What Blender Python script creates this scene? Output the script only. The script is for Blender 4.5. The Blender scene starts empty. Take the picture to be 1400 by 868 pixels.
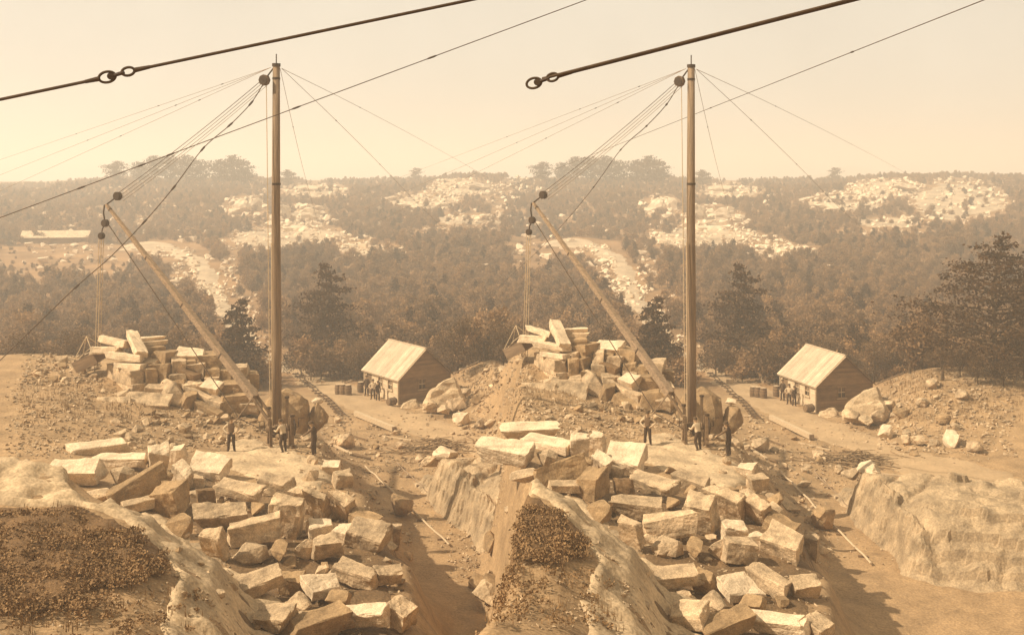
import bpy, bmesh, math, random
import numpy as np
from mathutils import Vector, Matrix, Euler, noise as mnoise

# ------------------------------------------------------------------ camera, sky, sun, exposure
S = bpy.context.scene
COL = S.collection
R = math.radians
F, U0, V0, HC = 1500.0, 410.0, 240.0, 14.3      # focal length in px of a 1400 px wide frame, principal point, eye height

cam = bpy.data.cameras.new('camera'); camo = bpy.data.objects.new('camera', cam); COL.objects.link(camo)
camo.location = (0, 0, HC); camo.rotation_euler = (R(90), 0, 0)
cam.sensor_width = 36; cam.lens = 36 * F / 1400; cam.shift_y = -(434 - V0) / 1400
cam.clip_start = 0.5; cam.clip_end = 9000
S.camera = camo

SUN_AZ = Vector((-0.965, -0.22)).normalized(); SUN_EL = R(44)
w = bpy.data.worlds.new('World'); S.world = w; w.use_nodes = True
wt = w.node_tree; wt.nodes.clear()
wo = wt.nodes.new('ShaderNodeOutputWorld'); wb = wt.nodes.new('ShaderNodeBackground')
sky = wt.nodes.new('ShaderNodeTexSky'); sky.sky_type = 'NISHITA'; sky.sun_disc = False
sky.sun_elevation = SUN_EL; sky.sun_rotation = math.atan2(SUN_AZ.x, SUN_AZ.y)
sky.air_density = 1.0; sky.dust_density = 3.0; sky.ozone_density = 1.0
bw = wt.nodes.new('ShaderNodeRGBToBW'); tint = wt.nodes.new('ShaderNodeMix'); tint.data_type = 'RGBA'; tint.blend_type = 'MULTIPLY'
tint.inputs['Factor'].default_value = 1.0; tint.inputs[7].default_value = (1.0, 0.925, 0.78, 1)
pw = wt.nodes.new('ShaderNodeMath'); pw.operation = 'POWER'; pw.inputs[1].default_value = 0.22       # hazy, nearly even plate-white sky
gn = wt.nodes.new('ShaderNodeMath'); gn.operation = 'MULTIPLY'; gn.inputs[1].default_value = 2.62
wt.links.new(sky.outputs[0], bw.inputs[0]); wt.links.new(bw.outputs[0], pw.inputs[0]); 
tcw = wt.nodes.new('ShaderNodeTexCoord'); cn = wt.nodes.new('ShaderNodeTexNoise'); cn.inputs['Scale'].default_value = 9.0; cn.inputs['Detail'].default_value = 7.0      # thin uneven cloud veil
cm = wt.nodes.new('ShaderNodeMapRange'); cm.inputs[1].default_value = .3; cm.inputs[2].default_value = .7; cm.inputs[3].default_value = .93; cm.inputs[4].default_value = 1.03
vm = wt.nodes.new('ShaderNodeMath'); vm.operation = 'MULTIPLY'
wt.links.new(tcw.outputs['Generated'], cn.inputs['Vector']); wt.links.new(cn.outputs[0], cm.inputs[0]); wt.links.new(pw.outputs[0], vm.inputs[0]); wt.links.new(cm.outputs[0], vm.inputs[1]); wt.links.new(vm.outputs[0], gn.inputs[0])
wt.links.new(gn.outputs[0], tint.inputs[6])
wt.links.new(tint.outputs[2], wb.inputs[0]); wt.links.new(wb.outputs[0], wo.inputs[0])
wb.inputs[1].default_value = 0.15
sl = bpy.data.lights.new('sun', 'SUN'); sl.energy = 4.9; sl.angle = R(0.6); sl.color = (1.0, 0.895, 0.745)
so = bpy.data.objects.new('sun', sl); COL.objects.link(so)
sd = Vector((SUN_AZ.x * math.cos(SUN_EL), SUN_AZ.y * math.cos(SUN_EL), math.sin(SUN_EL)))
so.rotation_euler = (-sd).to_track_quat('-Z', 'Y').to_euler(); so.location = (-60, -20, 70)
S.view_settings.view_transform = 'Standard'; S.view_settings.look = 'None'
S.view_settings.exposure = 0.62; S.view_settings.gamma = 1.0
S.cycles.use_denoising = True
S.cycles.max_bounces = 5; S.cycles.volume_bounces = 1; S.cycles.transparent_max_bounces = 4
S.cycles.sample_clamp_indirect = 4.0

# ------------------------------------------------------------------ materials (sepia world)
def mat(name, col, rough=0.85, var=0.25, scale=3.0, bump=0.3, bscale=None, col2=None, rnd=0.0, fine=0.0, stretch=None, attr=None, col3=None, island=0.0):
    m = bpy.data.materials.new(name); m.use_nodes = True; nt = m.node_tree; n = nt.nodes; L = nt.links
    b = n['Principled BSDF']; b.inputs['Roughness'].default_value = rough
    b.inputs['Specular IOR Level'].default_value = 0.15
    tc = n.new('ShaderNodeTexCoord'); vec = tc.outputs['Object']
    if stretch:
        mp = n.new('ShaderNodeMapping'); mp.inputs['Scale'].default_value = stretch; L.new(vec, mp.inputs[0]); vec = mp.outputs[0]
    no = n.new('ShaderNodeTexNoise'); no.inputs['Scale'].default_value = scale; no.inputs['Detail'].default_value = 6; no.inputs['Roughness'].default_value = 0.62
    L.new(vec, no.inputs['Vector'])
    cr = n.new('ShaderNodeValToRGB'); cr.color_ramp.elements[0].position = 0.32; cr.color_ramp.elements[1].position = 0.68
    c2 = col2 or tuple(c * (1 - 2 * var) for c in col)
    cr.color_ramp.elements[0].color = (*c2, 1); cr.color_ramp.elements[1].color = (*col, 1)
    L.new(no.outputs[0], cr.inputs[0]); out = cr.outputs[0]
    if attr:
        at = n.new('ShaderNodeAttribute'); at.attribute_name = attr
        no3 = n.new('ShaderNodeTexNoise'); no3.inputs['Scale'].default_value = 0.12; no3.inputs['Detail'].default_value = 8; L.new(vec, no3.inputs['Vector'])
        cr3 = n.new('ShaderNodeValToRGB'); cr3.color_ramp.elements[0].position = 0.35; cr3.color_ramp.elements[1].position = 0.65
        cr3.color_ramp.elements[0].color = (*[c * .55 for c in col3], 1); cr3.color_ramp.elements[1].color = (*col3, 1); L.new(no3.outputs[0], cr3.inputs[0])
        mx = n.new('ShaderNodeMix'); mx.data_type = 'RGBA'; L.new(at.outputs['Fac'], mx.inputs[0]); L.new(out, mx.inputs[6]); L.new(cr3.outputs[0], mx.inputs[7]); out = mx.outputs[2]
    if fine:
        n2 = n.new('ShaderNodeTexNoise'); n2.inputs['Scale'].default_value = scale * 14; n2.inputs['Detail'].default_value = 3; L.new(vec, n2.inputs['Vector'])
        mr = n.new('ShaderNodeMapRange'); mr.inputs[1].default_value = 0.3; mr.inputs[2].default_value = 0.7; mr.inputs[3].default_value = 1 - fine; mr.inputs[4].default_value = 1 + fine
        L.new(n2.outputs[0], mr.inputs[0]); mx = n.new('ShaderNodeMix'); mx.data_type = 'RGBA'; mx.blend_type = 'MULTIPLY'; mx.inputs[0].default_value = 1
        L.new(out, mx.inputs[6]); L.new(mr.outputs[0], mx.inputs[7]); out = mx.outputs[2]
    if rnd:
        oi = n.new('ShaderNodeObjectInfo'); mr = n.new('ShaderNodeMapRange'); mr.inputs[3].default_value = 1 - rnd; mr.inputs[4].default_value = 1 + rnd * .6
        L.new(oi.outputs['Random'], mr.inputs[0]); mx = n.new('ShaderNodeMix'); mx.data_type = 'RGBA'; mx.blend_type = 'MULTIPLY'; mx.inputs[0].default_value = 1
        L.new(out, mx.inputs[6]); L.new(mr.outputs[0], mx.inputs[7]); out = mx.outputs[2]
    if island:
        gm = n.new('ShaderNodeNewGeometry'); mr = n.new('ShaderNodeMapRange'); mr.inputs[3].default_value = 1 - island; mr.inputs[4].default_value = 1 + island * .6
        L.new(gm.outputs['Random Per Island'], mr.inputs[0]); mx = n.new('ShaderNodeMix'); mx.data_type = 'RGBA'; mx.blend_type = 'MULTIPLY'; mx.inputs[0].default_value = 1
        L.new(out, mx.inputs[6]); L.new(mr.outputs[0], mx.inputs[7]); out = mx.outputs[2]
    L.new(out, b.inputs['Base Color'])
    if bump:
        nb = n.new('ShaderNodeTexNoise'); nb.inputs['Scale'].default_value = bscale or scale * 4; nb.inputs['Detail'].default_value = 5; L.new(vec, nb.inputs['Vector'])
        bp = n.new('ShaderNodeBump'); bp.inputs['Strength'].default_value = bump; bp.inputs['Distance'].default_value = 0.05
        L.new(nb.outputs[0], bp.inputs['Height']); L.new(bp.outputs[0], b.inputs['Normal'])
    return m

M = {}
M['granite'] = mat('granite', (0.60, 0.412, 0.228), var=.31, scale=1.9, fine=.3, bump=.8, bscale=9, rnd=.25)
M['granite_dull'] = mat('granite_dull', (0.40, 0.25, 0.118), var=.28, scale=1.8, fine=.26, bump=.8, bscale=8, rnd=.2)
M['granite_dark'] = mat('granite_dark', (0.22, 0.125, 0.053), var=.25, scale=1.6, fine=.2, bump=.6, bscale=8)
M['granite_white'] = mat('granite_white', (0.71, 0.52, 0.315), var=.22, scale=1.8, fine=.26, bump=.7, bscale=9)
M['ledge'] = mat('ledge', (0.56, 0.39, 0.215), var=.26, scale=.7, fine=.24, bump=.9, bscale=6)
M['knobrock'] = mat('knobrock', (0.43, 0.295, 0.16), var=.28, scale=.8, fine=.26, bump=.9, bscale=7)
M['farrock'] = mat('farrock', (0.70, 0.52, 0.33), var=.18, scale=.4, fine=.2, bump=.3, rnd=.2)
M['soil'] = mat('soil', (0.36, 0.222, 0.105), var=.2, scale=.7, fine=.25, bump=.7, bscale=7, attr='scrub', col3=(0.30, 0.165, 0.07))
M['road'] = mat('road', (0.40, 0.262, 0.135), var=.12, scale=.35, fine=.12, bump=.35, bscale=8)
M['pathdirt'] = mat('pathdirt', (0.50, 0.36, 0.215), var=.2, scale=.25, fine=.2, bump=.4)
M['gapshade'] = mat('gapshade', (0.20, 0.118, 0.053), var=.25, scale=.9, fine=.3, bump=.8, bscale=8)  # earth colour darkened to paint the shade in the heap's gaps
M['turf'] = mat('turf', (0.185, 0.102, 0.042), var=.25, scale=1.1, fine=.3, bump=.9, bscale=12)
M['grass'] = mat('grass', (0.30, 0.17, 0.07), var=.25, scale=2, bump=0)
M['bareslope'] = mat('bareslope', (0.50, 0.36, 0.215), var=.25, scale=.15, fine=.3, bump=.5)
M['weed'] = mat('weed', (0.30, 0.18, 0.08), var=.25, scale=2, bump=0)
M['pole'] = mat('pole', (0.275, 0.18, 0.10), var=.25, scale=2.2, fine=.15, bump=.5, stretch=(5, 5, .35))
M['boom'] = mat('boom', (0.37, 0.245, 0.14), var=.3, scale=2.0, fine=.18, bump=.5, stretch=(.4, 5, 5))
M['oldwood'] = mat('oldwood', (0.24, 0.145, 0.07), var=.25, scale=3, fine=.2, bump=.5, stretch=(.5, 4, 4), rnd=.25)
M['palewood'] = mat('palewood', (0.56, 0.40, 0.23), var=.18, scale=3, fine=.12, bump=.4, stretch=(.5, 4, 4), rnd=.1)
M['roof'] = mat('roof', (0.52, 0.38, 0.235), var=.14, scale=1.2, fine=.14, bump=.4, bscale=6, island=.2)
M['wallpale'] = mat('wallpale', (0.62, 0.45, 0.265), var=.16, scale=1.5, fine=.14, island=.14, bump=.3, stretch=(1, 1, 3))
M['wallbrown_shade'] = mat('wallbrown_shade', (0.27, 0.158, 0.072), var=.22, scale=1.2, fine=.2, island=.25, bump=.4, stretch=(1, 1, 4))  # brown boards; on the hut, the gable's shade is put into this colour
M['glass'] = mat('glass', (0.035, 0.02, 0.009), rough=.15, var=.1, bump=0)
M['iron'] = mat('iron', (0.06, 0.034, 0.016), rough=.6, var=.2, scale=8, bump=.3)
M['rope'] = mat('rope', (0.085, 0.05, 0.024), var=.2, scale=8, bump=0)
M['palerope'] = mat('palerope', (0.55, 0.39, 0.22), var=.15, scale=8, bump=0)
M['greyrope'] = mat('greyrope', (0.25, 0.16, 0.085), var=.15, scale=8, bump=0)
M['bark'] = mat('bark', (0.13, 0.078, 0.036), var=.3, scale=3, bump=.5)
def leafmat(name, col, rnd=.35):
    m = mat(name, col, rough=.7, var=.28, scale=.9, bump=0, rnd=rnd)
    nt = m.node_tree; b = nt.nodes['Principled BSDF']; tr = nt.nodes.new('ShaderNodeBsdfTranslucent'); mx = nt.nodes.new('ShaderNodeMixShader')
    mx.inputs[0].default_value = .25; src = b.inputs['Base Color'].links[0].from_socket
    nt.links.new(src, tr.inputs[0]); nt.links.new(b.outputs[0], mx.inputs[1]); nt.links.new(tr.outputs[0], mx.inputs[2])
    nt.links.new(mx.outputs[0], nt.nodes['Material Output'].inputs[0]); return m
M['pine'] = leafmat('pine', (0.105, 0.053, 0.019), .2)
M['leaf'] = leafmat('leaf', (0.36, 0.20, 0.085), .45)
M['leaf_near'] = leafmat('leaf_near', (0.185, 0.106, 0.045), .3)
M['skin'] = mat('skin', (0.48, 0.31, 0.17), var=.05, bump=0)
M['shirt'] = mat('shirt', (0.55, 0.40, 0.235), var=.12, bump=.1)
M['darkcloth'] = mat('darkcloth', (0.07, 0.04, 0.019), var=.15, bump=.1)
M['midcloth'] = mat('midcloth', (0.17, 0.1, 0.048), var=.15, bump=.1)
M['hat'] = mat('hat', (0.10, 0.06, 0.028), var=.1, bump=0)
M['stick'] = mat('stick', (0.33, 0.21, 0.105), var=.3, scale=4, bump=.3, rnd=.35)

# ------------------------------------------------------------------ mesh helpers
class MB:
    def __init__(s): s.v = []; s.f = []
    def add(s, vs, fs):
        o = len(s.v); s.v.extend([tuple(p) for p in vs]); s.f.extend([tuple(i + o for i in f) for f in fs])
    def box(s, c, d, M4=None):
        x, y, z = d[0] / 2, d[1] / 2, d[2] / 2
        vs = [Vector((a * x, b * y, e * z)) for e in (-1, 1) for b in (-1, 1) for a in (-1, 1)]
        if M4 is not None: vs = [M4 @ p for p in vs]
        vs = [p + Vector(c) for p in vs]
        s.add(vs, [(0, 2, 3, 1), (4, 5, 7, 6), (0, 1, 5, 4), (2, 6, 7, 3), (0, 4, 6, 2), (1, 3, 7, 5)])
    def tube(s, pts, r, n=6, cap=True):
        pts = [Vector(p) for p in pts]; k = len(pts); rr = r if hasattr(r, '__len__') else [r] * k
        o = len(s.v); prev = None
        for i, p in enumerate(pts):
            t = (pts[min(i + 1, k - 1)] - pts[max(i - 1, 0)]).normalized()
            if prev is None:
                a = Vector((0, 0, 1)) if abs(t.z) < .9 else Vector((1, 0, 0)); nx = t.cross(a).normalized()
            else:
                nx = (prev - t * prev.dot(t)).normalized()
            prev = nx; ny = t.cross(nx)
            for j in range(n):
                a = 2 * math.pi * j / n; s.v.append(tuple(p + (nx * math.cos(a) + ny * math.sin(a)) * rr[i]))
        for i in range(k - 1):
            for j in range(n):
                a = o + i * n + j; b = o + i * n + (j + 1) % n; s.f.append((a, b, b + n, a + n))
        if cap:
            s.f.append(tuple(o + j for j in reversed(range(n)))); s.f.append(tuple(o + (k - 1) * n + j for j in range(n)))
    def beam(s, a, b, w0, h0, w1=None, h1=None, up=(0, 0, 1)):
        a, b = Vector(a), Vector(b); t = (b - a).normalized(); x = t.cross(Vector(up)).normalized(); y = x.cross(t)
        w1 = w1 or w0; h1 = h1 or h0
        vs = [p + x * (i * ww / 2) + y * (j * hh / 2) for p, ww, hh in ((a, w0, h0), (b, w1, h1)) for i, j in ((-1, -1), (1, -1), (1, 1), (-1, 1))]
        s.add(vs, [(0, 1, 2, 3), (7, 6, 5, 4), (0, 4, 5, 1), (1, 5, 6, 2), (2, 6, 7, 3), (3, 7, 4, 0)])
    def ring(s, c, rad, r, ax1, ax2, n=20, m=6, squash=1.0):
        pts = [Vector(c) + Vector(ax1) * (rad * math.cos(2 * math.pi * i / n)) + Vector(ax2) * (rad * squash * math.sin(2 * math.pi * i / n)) for i in range(n + 1)]
        s.tube(pts, r, m, cap=False)
    def disc(s, c, axis, rad, th, n=16):
        a = Vector(axis).normalized(); s.tube([Vector(c) - a * th / 2, Vector(c) + a * th / 2], rad, n)
    def mesh(s, name, m, smooth=False):
        me = bpy.data.meshes.new(name); me.from_pydata(s.v, [], s.f); me.materials.append(m)
        if smooth: me.polygons.foreach_set('use_smooth', [True] * len(me.polygons))
        me.update(); return me

def link(name, me, parent=None, mw=None):
    o = bpy.data.objects.new(name, me); COL.objects.link(o)
    if parent is not None: o.parent = parent
    if mw is not None: o.matrix_world = mw
    return o
def tag(o, label, cat, group=None):
    o['label'] = label; o['category'] = cat
    if group: o['group'] = group
    return o
def part(mb, name, m, parent, smooth=False): return link(name, mb.mesh(name, m, smooth), parent)
def thing(name, label, cat, mw, group=None):
    o = bpy.data.objects.new(name, None); COL.objects.link(o); o.matrix_world = mw; o.empty_display_size = .3
    return tag(o, label, cat, group)

# ------------------------------------------------------------------ the two quarry yards: each has its own frame, turned about the eye
TH = {'left': R(10.94), 'right': R(-10.46)}
ROT = {k: Matrix.Rotation(a, 4, 'Z') for k, a in TH.items()}
SEAM = R(-0.3)

far = [(112, -6.5), (140, -7.5), (200, -7.5), (300, -3.5), (400, 2.8), (500, 8.6), (600, 10.6), (750, 11), (1000, 4), (1500, 0), (5000, -2)]
PROF = {
 -60: [(3, 12.4), (10, 8.3), (20, 5.0), (26, 4.5), (33, 5.3), (37, 5.8), (44, 2.0), (52, 1.9), (62, 2), (72, 2), (82, 2), (96, -3)],
 100: [(3, 12.4), (10, 8.3), (20, 4.5), (26, 4.15), (33, 4.95), (36, 5.3), (42, 1.6), (52, 1.8), (62, 1.9), (72, 1.9), (82, 1.9), (96, -3)],
 200: [(3, 12.4), (10, 8.2), (20, 4.3), (26, 3.7), (31, 4.3), (34, 4.3), (40, 1.3), (52, 1.2), (62, 1.0), (68, 1.2), (73, 2.4), (80, 1.8), (96, -4)],
 300: [(3, 12.4), (10, 8.0), (20, 4.1), (26, 2.6), (31, 3.0), (33.5, 2.9), (38, .9), (45, .6), (61, .1), (68, .3), (73, 1.9), (80, .8), (96, -4.5)],
 350: [(3, 12.4), (10, 8.0), (20, 4.0), (26, 2.2), (31, 1.3), (40, .5), (61, .05), (70, .1), (76, -.6), (90, -4.6)],
 440: [(3, 12.4), (10, 7.8), (20, 3.8), (26, 1.7), (31, .8), (40, .3), (58, 0), (63, -.3), (70, -3), (80, -4.9), (96, -5)],
 500: [(3, 12.4), (10, 7.8), (20, 3.6), (26, 1.5), (31, .7), (40, .3), (50, -.1), (56, -2.5), (62, -4.6), (80, -5), (90, -5.2), (96, -5.4), (103, -5.4)],
 560: [(3, 12.4), (10, 7.6), (20, 3.2), (26, 1.4), (31, .6), (38, .2), (42, -.5), (47, -3.5), (52, -5.2), (60, -5.2), (80, -5), (88, -5.2), (96, -5.6), (102, -5.5)],
 620: [(3, 12.4), (10, 7.6), (20, 3), (26, 1.2), (31, .3), (36, -1.5), (42, -5), (50, -5.4), (60, -5.2), (80, -4.9), (92, -5.3), (98, -5.3), (104, -4.2)],
 680: [(3, 12.4), (10, 7.5), (20, 2.8), (26, .5), (31, -2), (38, -5), (50, -5.5), (60, -5.2), (78, -4.9), (84, -4.5), (94, -2.5), (104, -2.8)],
 751: [(3, 12.4), (10, 7.5), (20, 2.8), (26, 0), (31, -2.5), (38, -5), (50, -5.5), (60, -5.2), (78, -4.8), (84, -4.2), (93, -2.2), (104, -2.5)],
 900: [(3, 12.4), (10, 7.5), (20, 2.8), (26, 0), (31, -2.5), (38, -5), (50, -5.5), (60, -5.2), (76, -4.6), (84, -3.6), (93, -1.8), (104, -2.2)],
}
UG = np.arange(-100, 941, 10.0); DG = np.exp(np.linspace(math.log(3), math.log(5000), 340)); LD0 = math.log(3); LDS = (math.log(5000) - LD0) / 339
def build_grid():
    cols = sorted(PROF); rows = []
    for c in cols:
        p = PROF[c] + far; rows.append(np.interp(DG, [a for a, _ in p], [b for _, b in p]))
    rows = np.array(rows); g = np.empty((len(UG), len(DG)))
    for j in range(len(DG)): g[:, j] = np.interp(UG, cols, rows[:, j])
    uu, dd = np.meshgrid(UG, DG, indexing='ij')
    rise = np.interp(uu, [-100, 90, 170, 330, 420, 560, 640, 720, 900], [-3.0, -2.5, .5, .8, -.4, 0, 3.0, 2.8, 1.5])
    g += rise * np.exp(-((dd - 590) / 170) ** 2)
    g += 40 * np.exp(-((uu - 592) / 48) ** 2) * np.exp(-((dd - 2900) / 500) ** 2) + 22 * np.exp(-((uu - 300) / 160) ** 2) * np.exp(-((dd - 3000) / 500) ** 2)
    for ax, ker in ((1, [.2, .6, .2]), (0, [.2, .6, .2])):
        gp = np.pad(g, [(1, 1) if a == ax else (0, 0) for a in (0, 1)], mode='edge'); sl_ = [slice(None)] * 2; out = 0
        for k, kv in enumerate(ker):
            s2 = list(sl_); s2[ax] = slice(k, k + g.shape[ax]); out = out + kv * gp[tuple(s2)]
        g = out
    return g
GRID = build_grid(); GL = GRID.tolist()
def base_h(u, d):
    fu = (min(max(u, -100), 939.9) + 100) / 10; iu = int(fu); fu -= iu
    fd = (math.log(min(max(d, 3.01), 4990)) - LD0) / LDS; i = int(fd); fd -= i
    a = GL[iu]; b = GL[iu + 1]
    return (a[i] * (1 - fd) + a[i + 1] * fd) * (1 - fu) + (b[i] * (1 - fd) + b[i + 1] * fd) * fu
def hd(u, d):
    z = base_h(u, d); x = (u - U0) / F * d
    if d < 140:
        z += .16 * mnoise.noise((x * .5, d * .5, 3.1)) + .09 * mnoise.noise((x * 1.5, d * 1.5, 7.7))
    else:
        k = min(1, (d - 140) / 150); z += k * (2.0 * mnoise.noise((x * .021, d * .016, 1.7)) + .9 * mnoise.noise((x * .07, d * .05, 9.1)))
    return z
def h(x, y): return hd(U0 + F * x / max(y, .5), y)
def hit(u, v, e=0.0, d0=22.0):
    s = (v - V0) / F; d = d0; pd = d
    while d < 4000:
        if HC - s * d <= hd(u, d) + e:
            a, b = pd, d
            for _ in range(12):
                c = (a + b) / 2
                if HC - s * c <= hd(u, c) + e: b = c
                else: a = c
            return Vector(((u - U0) / F * b, b, HC - s * b))
        pd = d; d *= 1.006
    return Vector(((u - U0) / F * d, d, HC - s * d))
def px(u, v, d): return Vector(((u - U0) / F * d, d, HC - (v - V0) / F * d))

def world_h(phi, r):
    def one(p):
        p = max(-R(19), min(R(19), p)); return hd(U0 + F * math.tan(p), r * math.cos(p))
    near = max(0, min(1, (30 - r) / 6)); near = near * near * (3 - 2 * near)
    wd = R(1.1 + 1.7 * near); a = (phi - (SEAM - R(3.0) * near + R(.7) * mnoise.noise((r * .16, 3.3, 8)) + R(.35) * mnoise.noise((r * .6, 1.3, 2))) + wd) / (2 * wd) + .18 * near * mnoise.noise((r * .4, phi * 30, 2)); a = max(0, min(1, a)); a = a * a * (3 - 2 * a)
    z = 0
    if a < 1: z += (1 - a) * one(phi + TH['left'])
    if a > 0: z += a * one(phi + TH['right'])
    return z

def hs(side, x, y):      # ground height at a point of one yard's own frame, with the join of the two yards
    return world_h(math.atan2(x, y) - TH[side], math.hypot(x, y))
def build_ground():
    ang = list(np.arange(-34, 34.01, .22)); ang = list(np.arange(-180, -34, 4.0)) + ang + list(np.arange(36, 180, 4.0))
    rad = [.8, 2] + list(np.exp(np.linspace(math.log(3.2), math.log(20), 18))) + list(np.exp(np.linspace(math.log(20.6), math.log(130), 190))) + list(np.exp(np.linspace(math.log(132), math.log(900), 150))) + list(np.exp(np.linspace(math.log(920), math.log(4300), 40)))
    na, nr = len(ang), len(rad); vs = []; at = []
    for a in ang:
        p = R(a); sx, sy = math.sin(p), math.cos(p)
        for r in rad:
            vs.append((sx * r, sy * r, world_h(p, r) if r > 3 else 12.45)); at.append(max(0, min(1, (r - 98) / 14)))
    fs = []
    for i in range(na):
        j = (i + 1) % na
        for k in range(nr - 1): fs.append((i * nr + k, i * nr + k + 1, j * nr + k + 1, j * nr + k))
    fs.append(tuple(i * nr for i in range(na)))
    me = bpy.data.meshes.new('ground'); me.from_pydata(vs, [], fs); me.materials.append(M['soil'])
    me.attributes.new('scrub', 'FLOAT', 'POINT').data.foreach_set('value', at)
    me.polygons.foreach_set('use_smooth', [True] * len(me.polygons)); me.update()
    o = link('ground', me); o['kind'] = 'structure'
build_ground()

# patches that lie on the ground: road, path, bare ledges, turf
def inpoly(x, y, P):
    c = False; n = len(P); best = 1e9
    for i in range(n):
        x1, y1 = P[i]; x2, y2 = P[(i + 1) % n]
        if (y1 > y) != (y2 > y) and x < (x2 - x1) * (y - y1) / (y2 - y1) + x1: c = not c
        dx, dy = x2 - x1, y2 - y1; t = max(0, min(1, ((x - x1) * dx + (y - y1) * dy) / (dx * dx + dy * dy + 1e-9)))
        best = min(best, math.hypot(x - x1 - t * dx, y - y1 - t * dy))
    return best if c else -best
def patch(name, poly_px, m, step, th, edge, namp, nscale, side, relief=0.0, kind=None, maxd=900, hmax=None):
    P = [tuple(hit(u, v)[:2]) for u, v in poly_px]
    xs = [p[0] for p in P]; ys = [p[1] for p in P]
    x0, x1, y0, y1 = min(xs) - edge * 2, max(xs) + edge * 2, min(ys) - edge * 2, max(ys) + edge * 2
    nx = int((x1 - x0) / step) + 2; ny = int((y1 - y0) / step) + 2
    idx = {}; vs = []; fs = []; sdm = {}
    for i in range(nx):
        for j in range(ny):
            x = x0 + i * step; y = y0 + j * step
            if y < 1: continue
            wp = math.atan2(x, y) - TH[side]; near = max(0, min(1, (30 - y) / 6)); wp = (wp - SEAM + R(3.0) * near) * y
            s = min(inpoly(x, y, P), (wp + 0.3 if side == 'right' else -wp)) + namp * mnoise.fractal((x * nscale, y * nscale, 5.5), 1.0, 2.0, 3)
            if s < -edge * 1.3: continue
            a = max(0, min(1, (s + edge) / (2 * edge))); a = a * a * (3 - 2 * a)
            z = hs(side, x, y) - .25 + (.25 + th) * a + relief * a * mnoise.fractal((x * nscale * 2, y * nscale * 2, 2.2), 1.0, 2.0, 3)
            idx[i, j] = len(vs); vs.append((x, y, z))
    for (i, j), a in idx.items():
        if (i + 1, j) in idx and (i, j + 1) in idx and (i + 1, j + 1) in idx:
            fs.append((a, idx[i + 1, j], idx[i + 1, j + 1], idx[i, j + 1]))
    mb = MB(); mb.v = vs; mb.f = fs
    o = link(name, mb.mesh(name, m, True), None, ROT[side])
    if kind: o['kind'] = kind
    return o

# ------------------------------------------------------------------ stone shapes
def rock_mesh(name, seed, m, dims=(1, 1, 1), n=16, boxy=.6):
    rg = random.Random(seed); bm = bmesh.new()
    for _ in range(n):
        v = Vector((rg.uniform(-1, 1), rg.uniform(-1, 1), rg.uniform(-1, 1)))
        k = max(abs(v.x), abs(v.y), abs(v.z)); v = v.lerp(v / k, boxy) if k > .01 else v
        l = v.length; v = v * (1 / max(l, .9) if l > 1.25 else 1)
        bm.verts.new((v.x * dims[0] / 2, v.y * dims[1] / 2, v.z * dims[2] / 2))
    r = bmesh.ops.convex_hull(bm, input=bm.verts)
    bmesh.ops.delete(bm, geom=[g for g in set(r['geom_interior'] + r['geom_unused']) if isinstance(g, bmesh.types.BMVert)], context='VERTS')
    me = bpy.data.meshes.new(name); bm.to_mesh(me); bm.free(); me.materials.append(m); return me
def boulder_mesh(name, seed, m, dims, rough=.10, sub=3, pts=None, n=17):
    rg = random.Random(seed); bm = bmesh.new()
    if pts is None:
        pts = []
        for _ in range(n):
            v = Vector((rg.gauss(0, 1), rg.gauss(0, 1), rg.gauss(0, 1))).normalized(); k = max(abs(v.x), abs(v.y), abs(v.z)); v = v.lerp(v / k, .45) * rg.uniform(.78, 1.0); pts.append(v * .5)
    for p in pts: bm.verts.new(p)
    r = bmesh.ops.convex_hull(bm, input=bm.verts)
    bmesh.ops.delete(bm, geom=[g for g in set(r['geom_interior'] + r['geom_unused']) if isinstance(g, bmesh.types.BMVert)], context='VERTS')
    for _ in range(2 if sub < 4 else 3): bmesh.ops.subdivide_edges(bm, edges=[e for e in bm.edges if e.calc_length() > .12], cuts=1, smooth=.12)
    bmesh.ops.triangulate(bm, faces=bm.faces[:]); bm.normal_update(); o = Vector((rg.uniform(-50, 50), rg.uniform(-50, 50), rg.uniform(-50, 50)))
    for v in bm.verts:
        p = v.co * 4.0 + o; v.co += v.normal * rough * (mnoise.fractal(p, 1.0, 2.0, 4) * .5 - .35 * max(0, .12 - abs(mnoise.noise(p * .6))) / .12)
    for v in bm.verts: v.co = Vector((v.co.x * dims[0] * 1.1, v.co.y * dims[1] * 1.1, v.co.z * dims[2] * 1.1))
    me = bpy.data.meshes.new(name); bm.to_mesh(me); bm.free(); me.materials.append(m); return me
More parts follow.
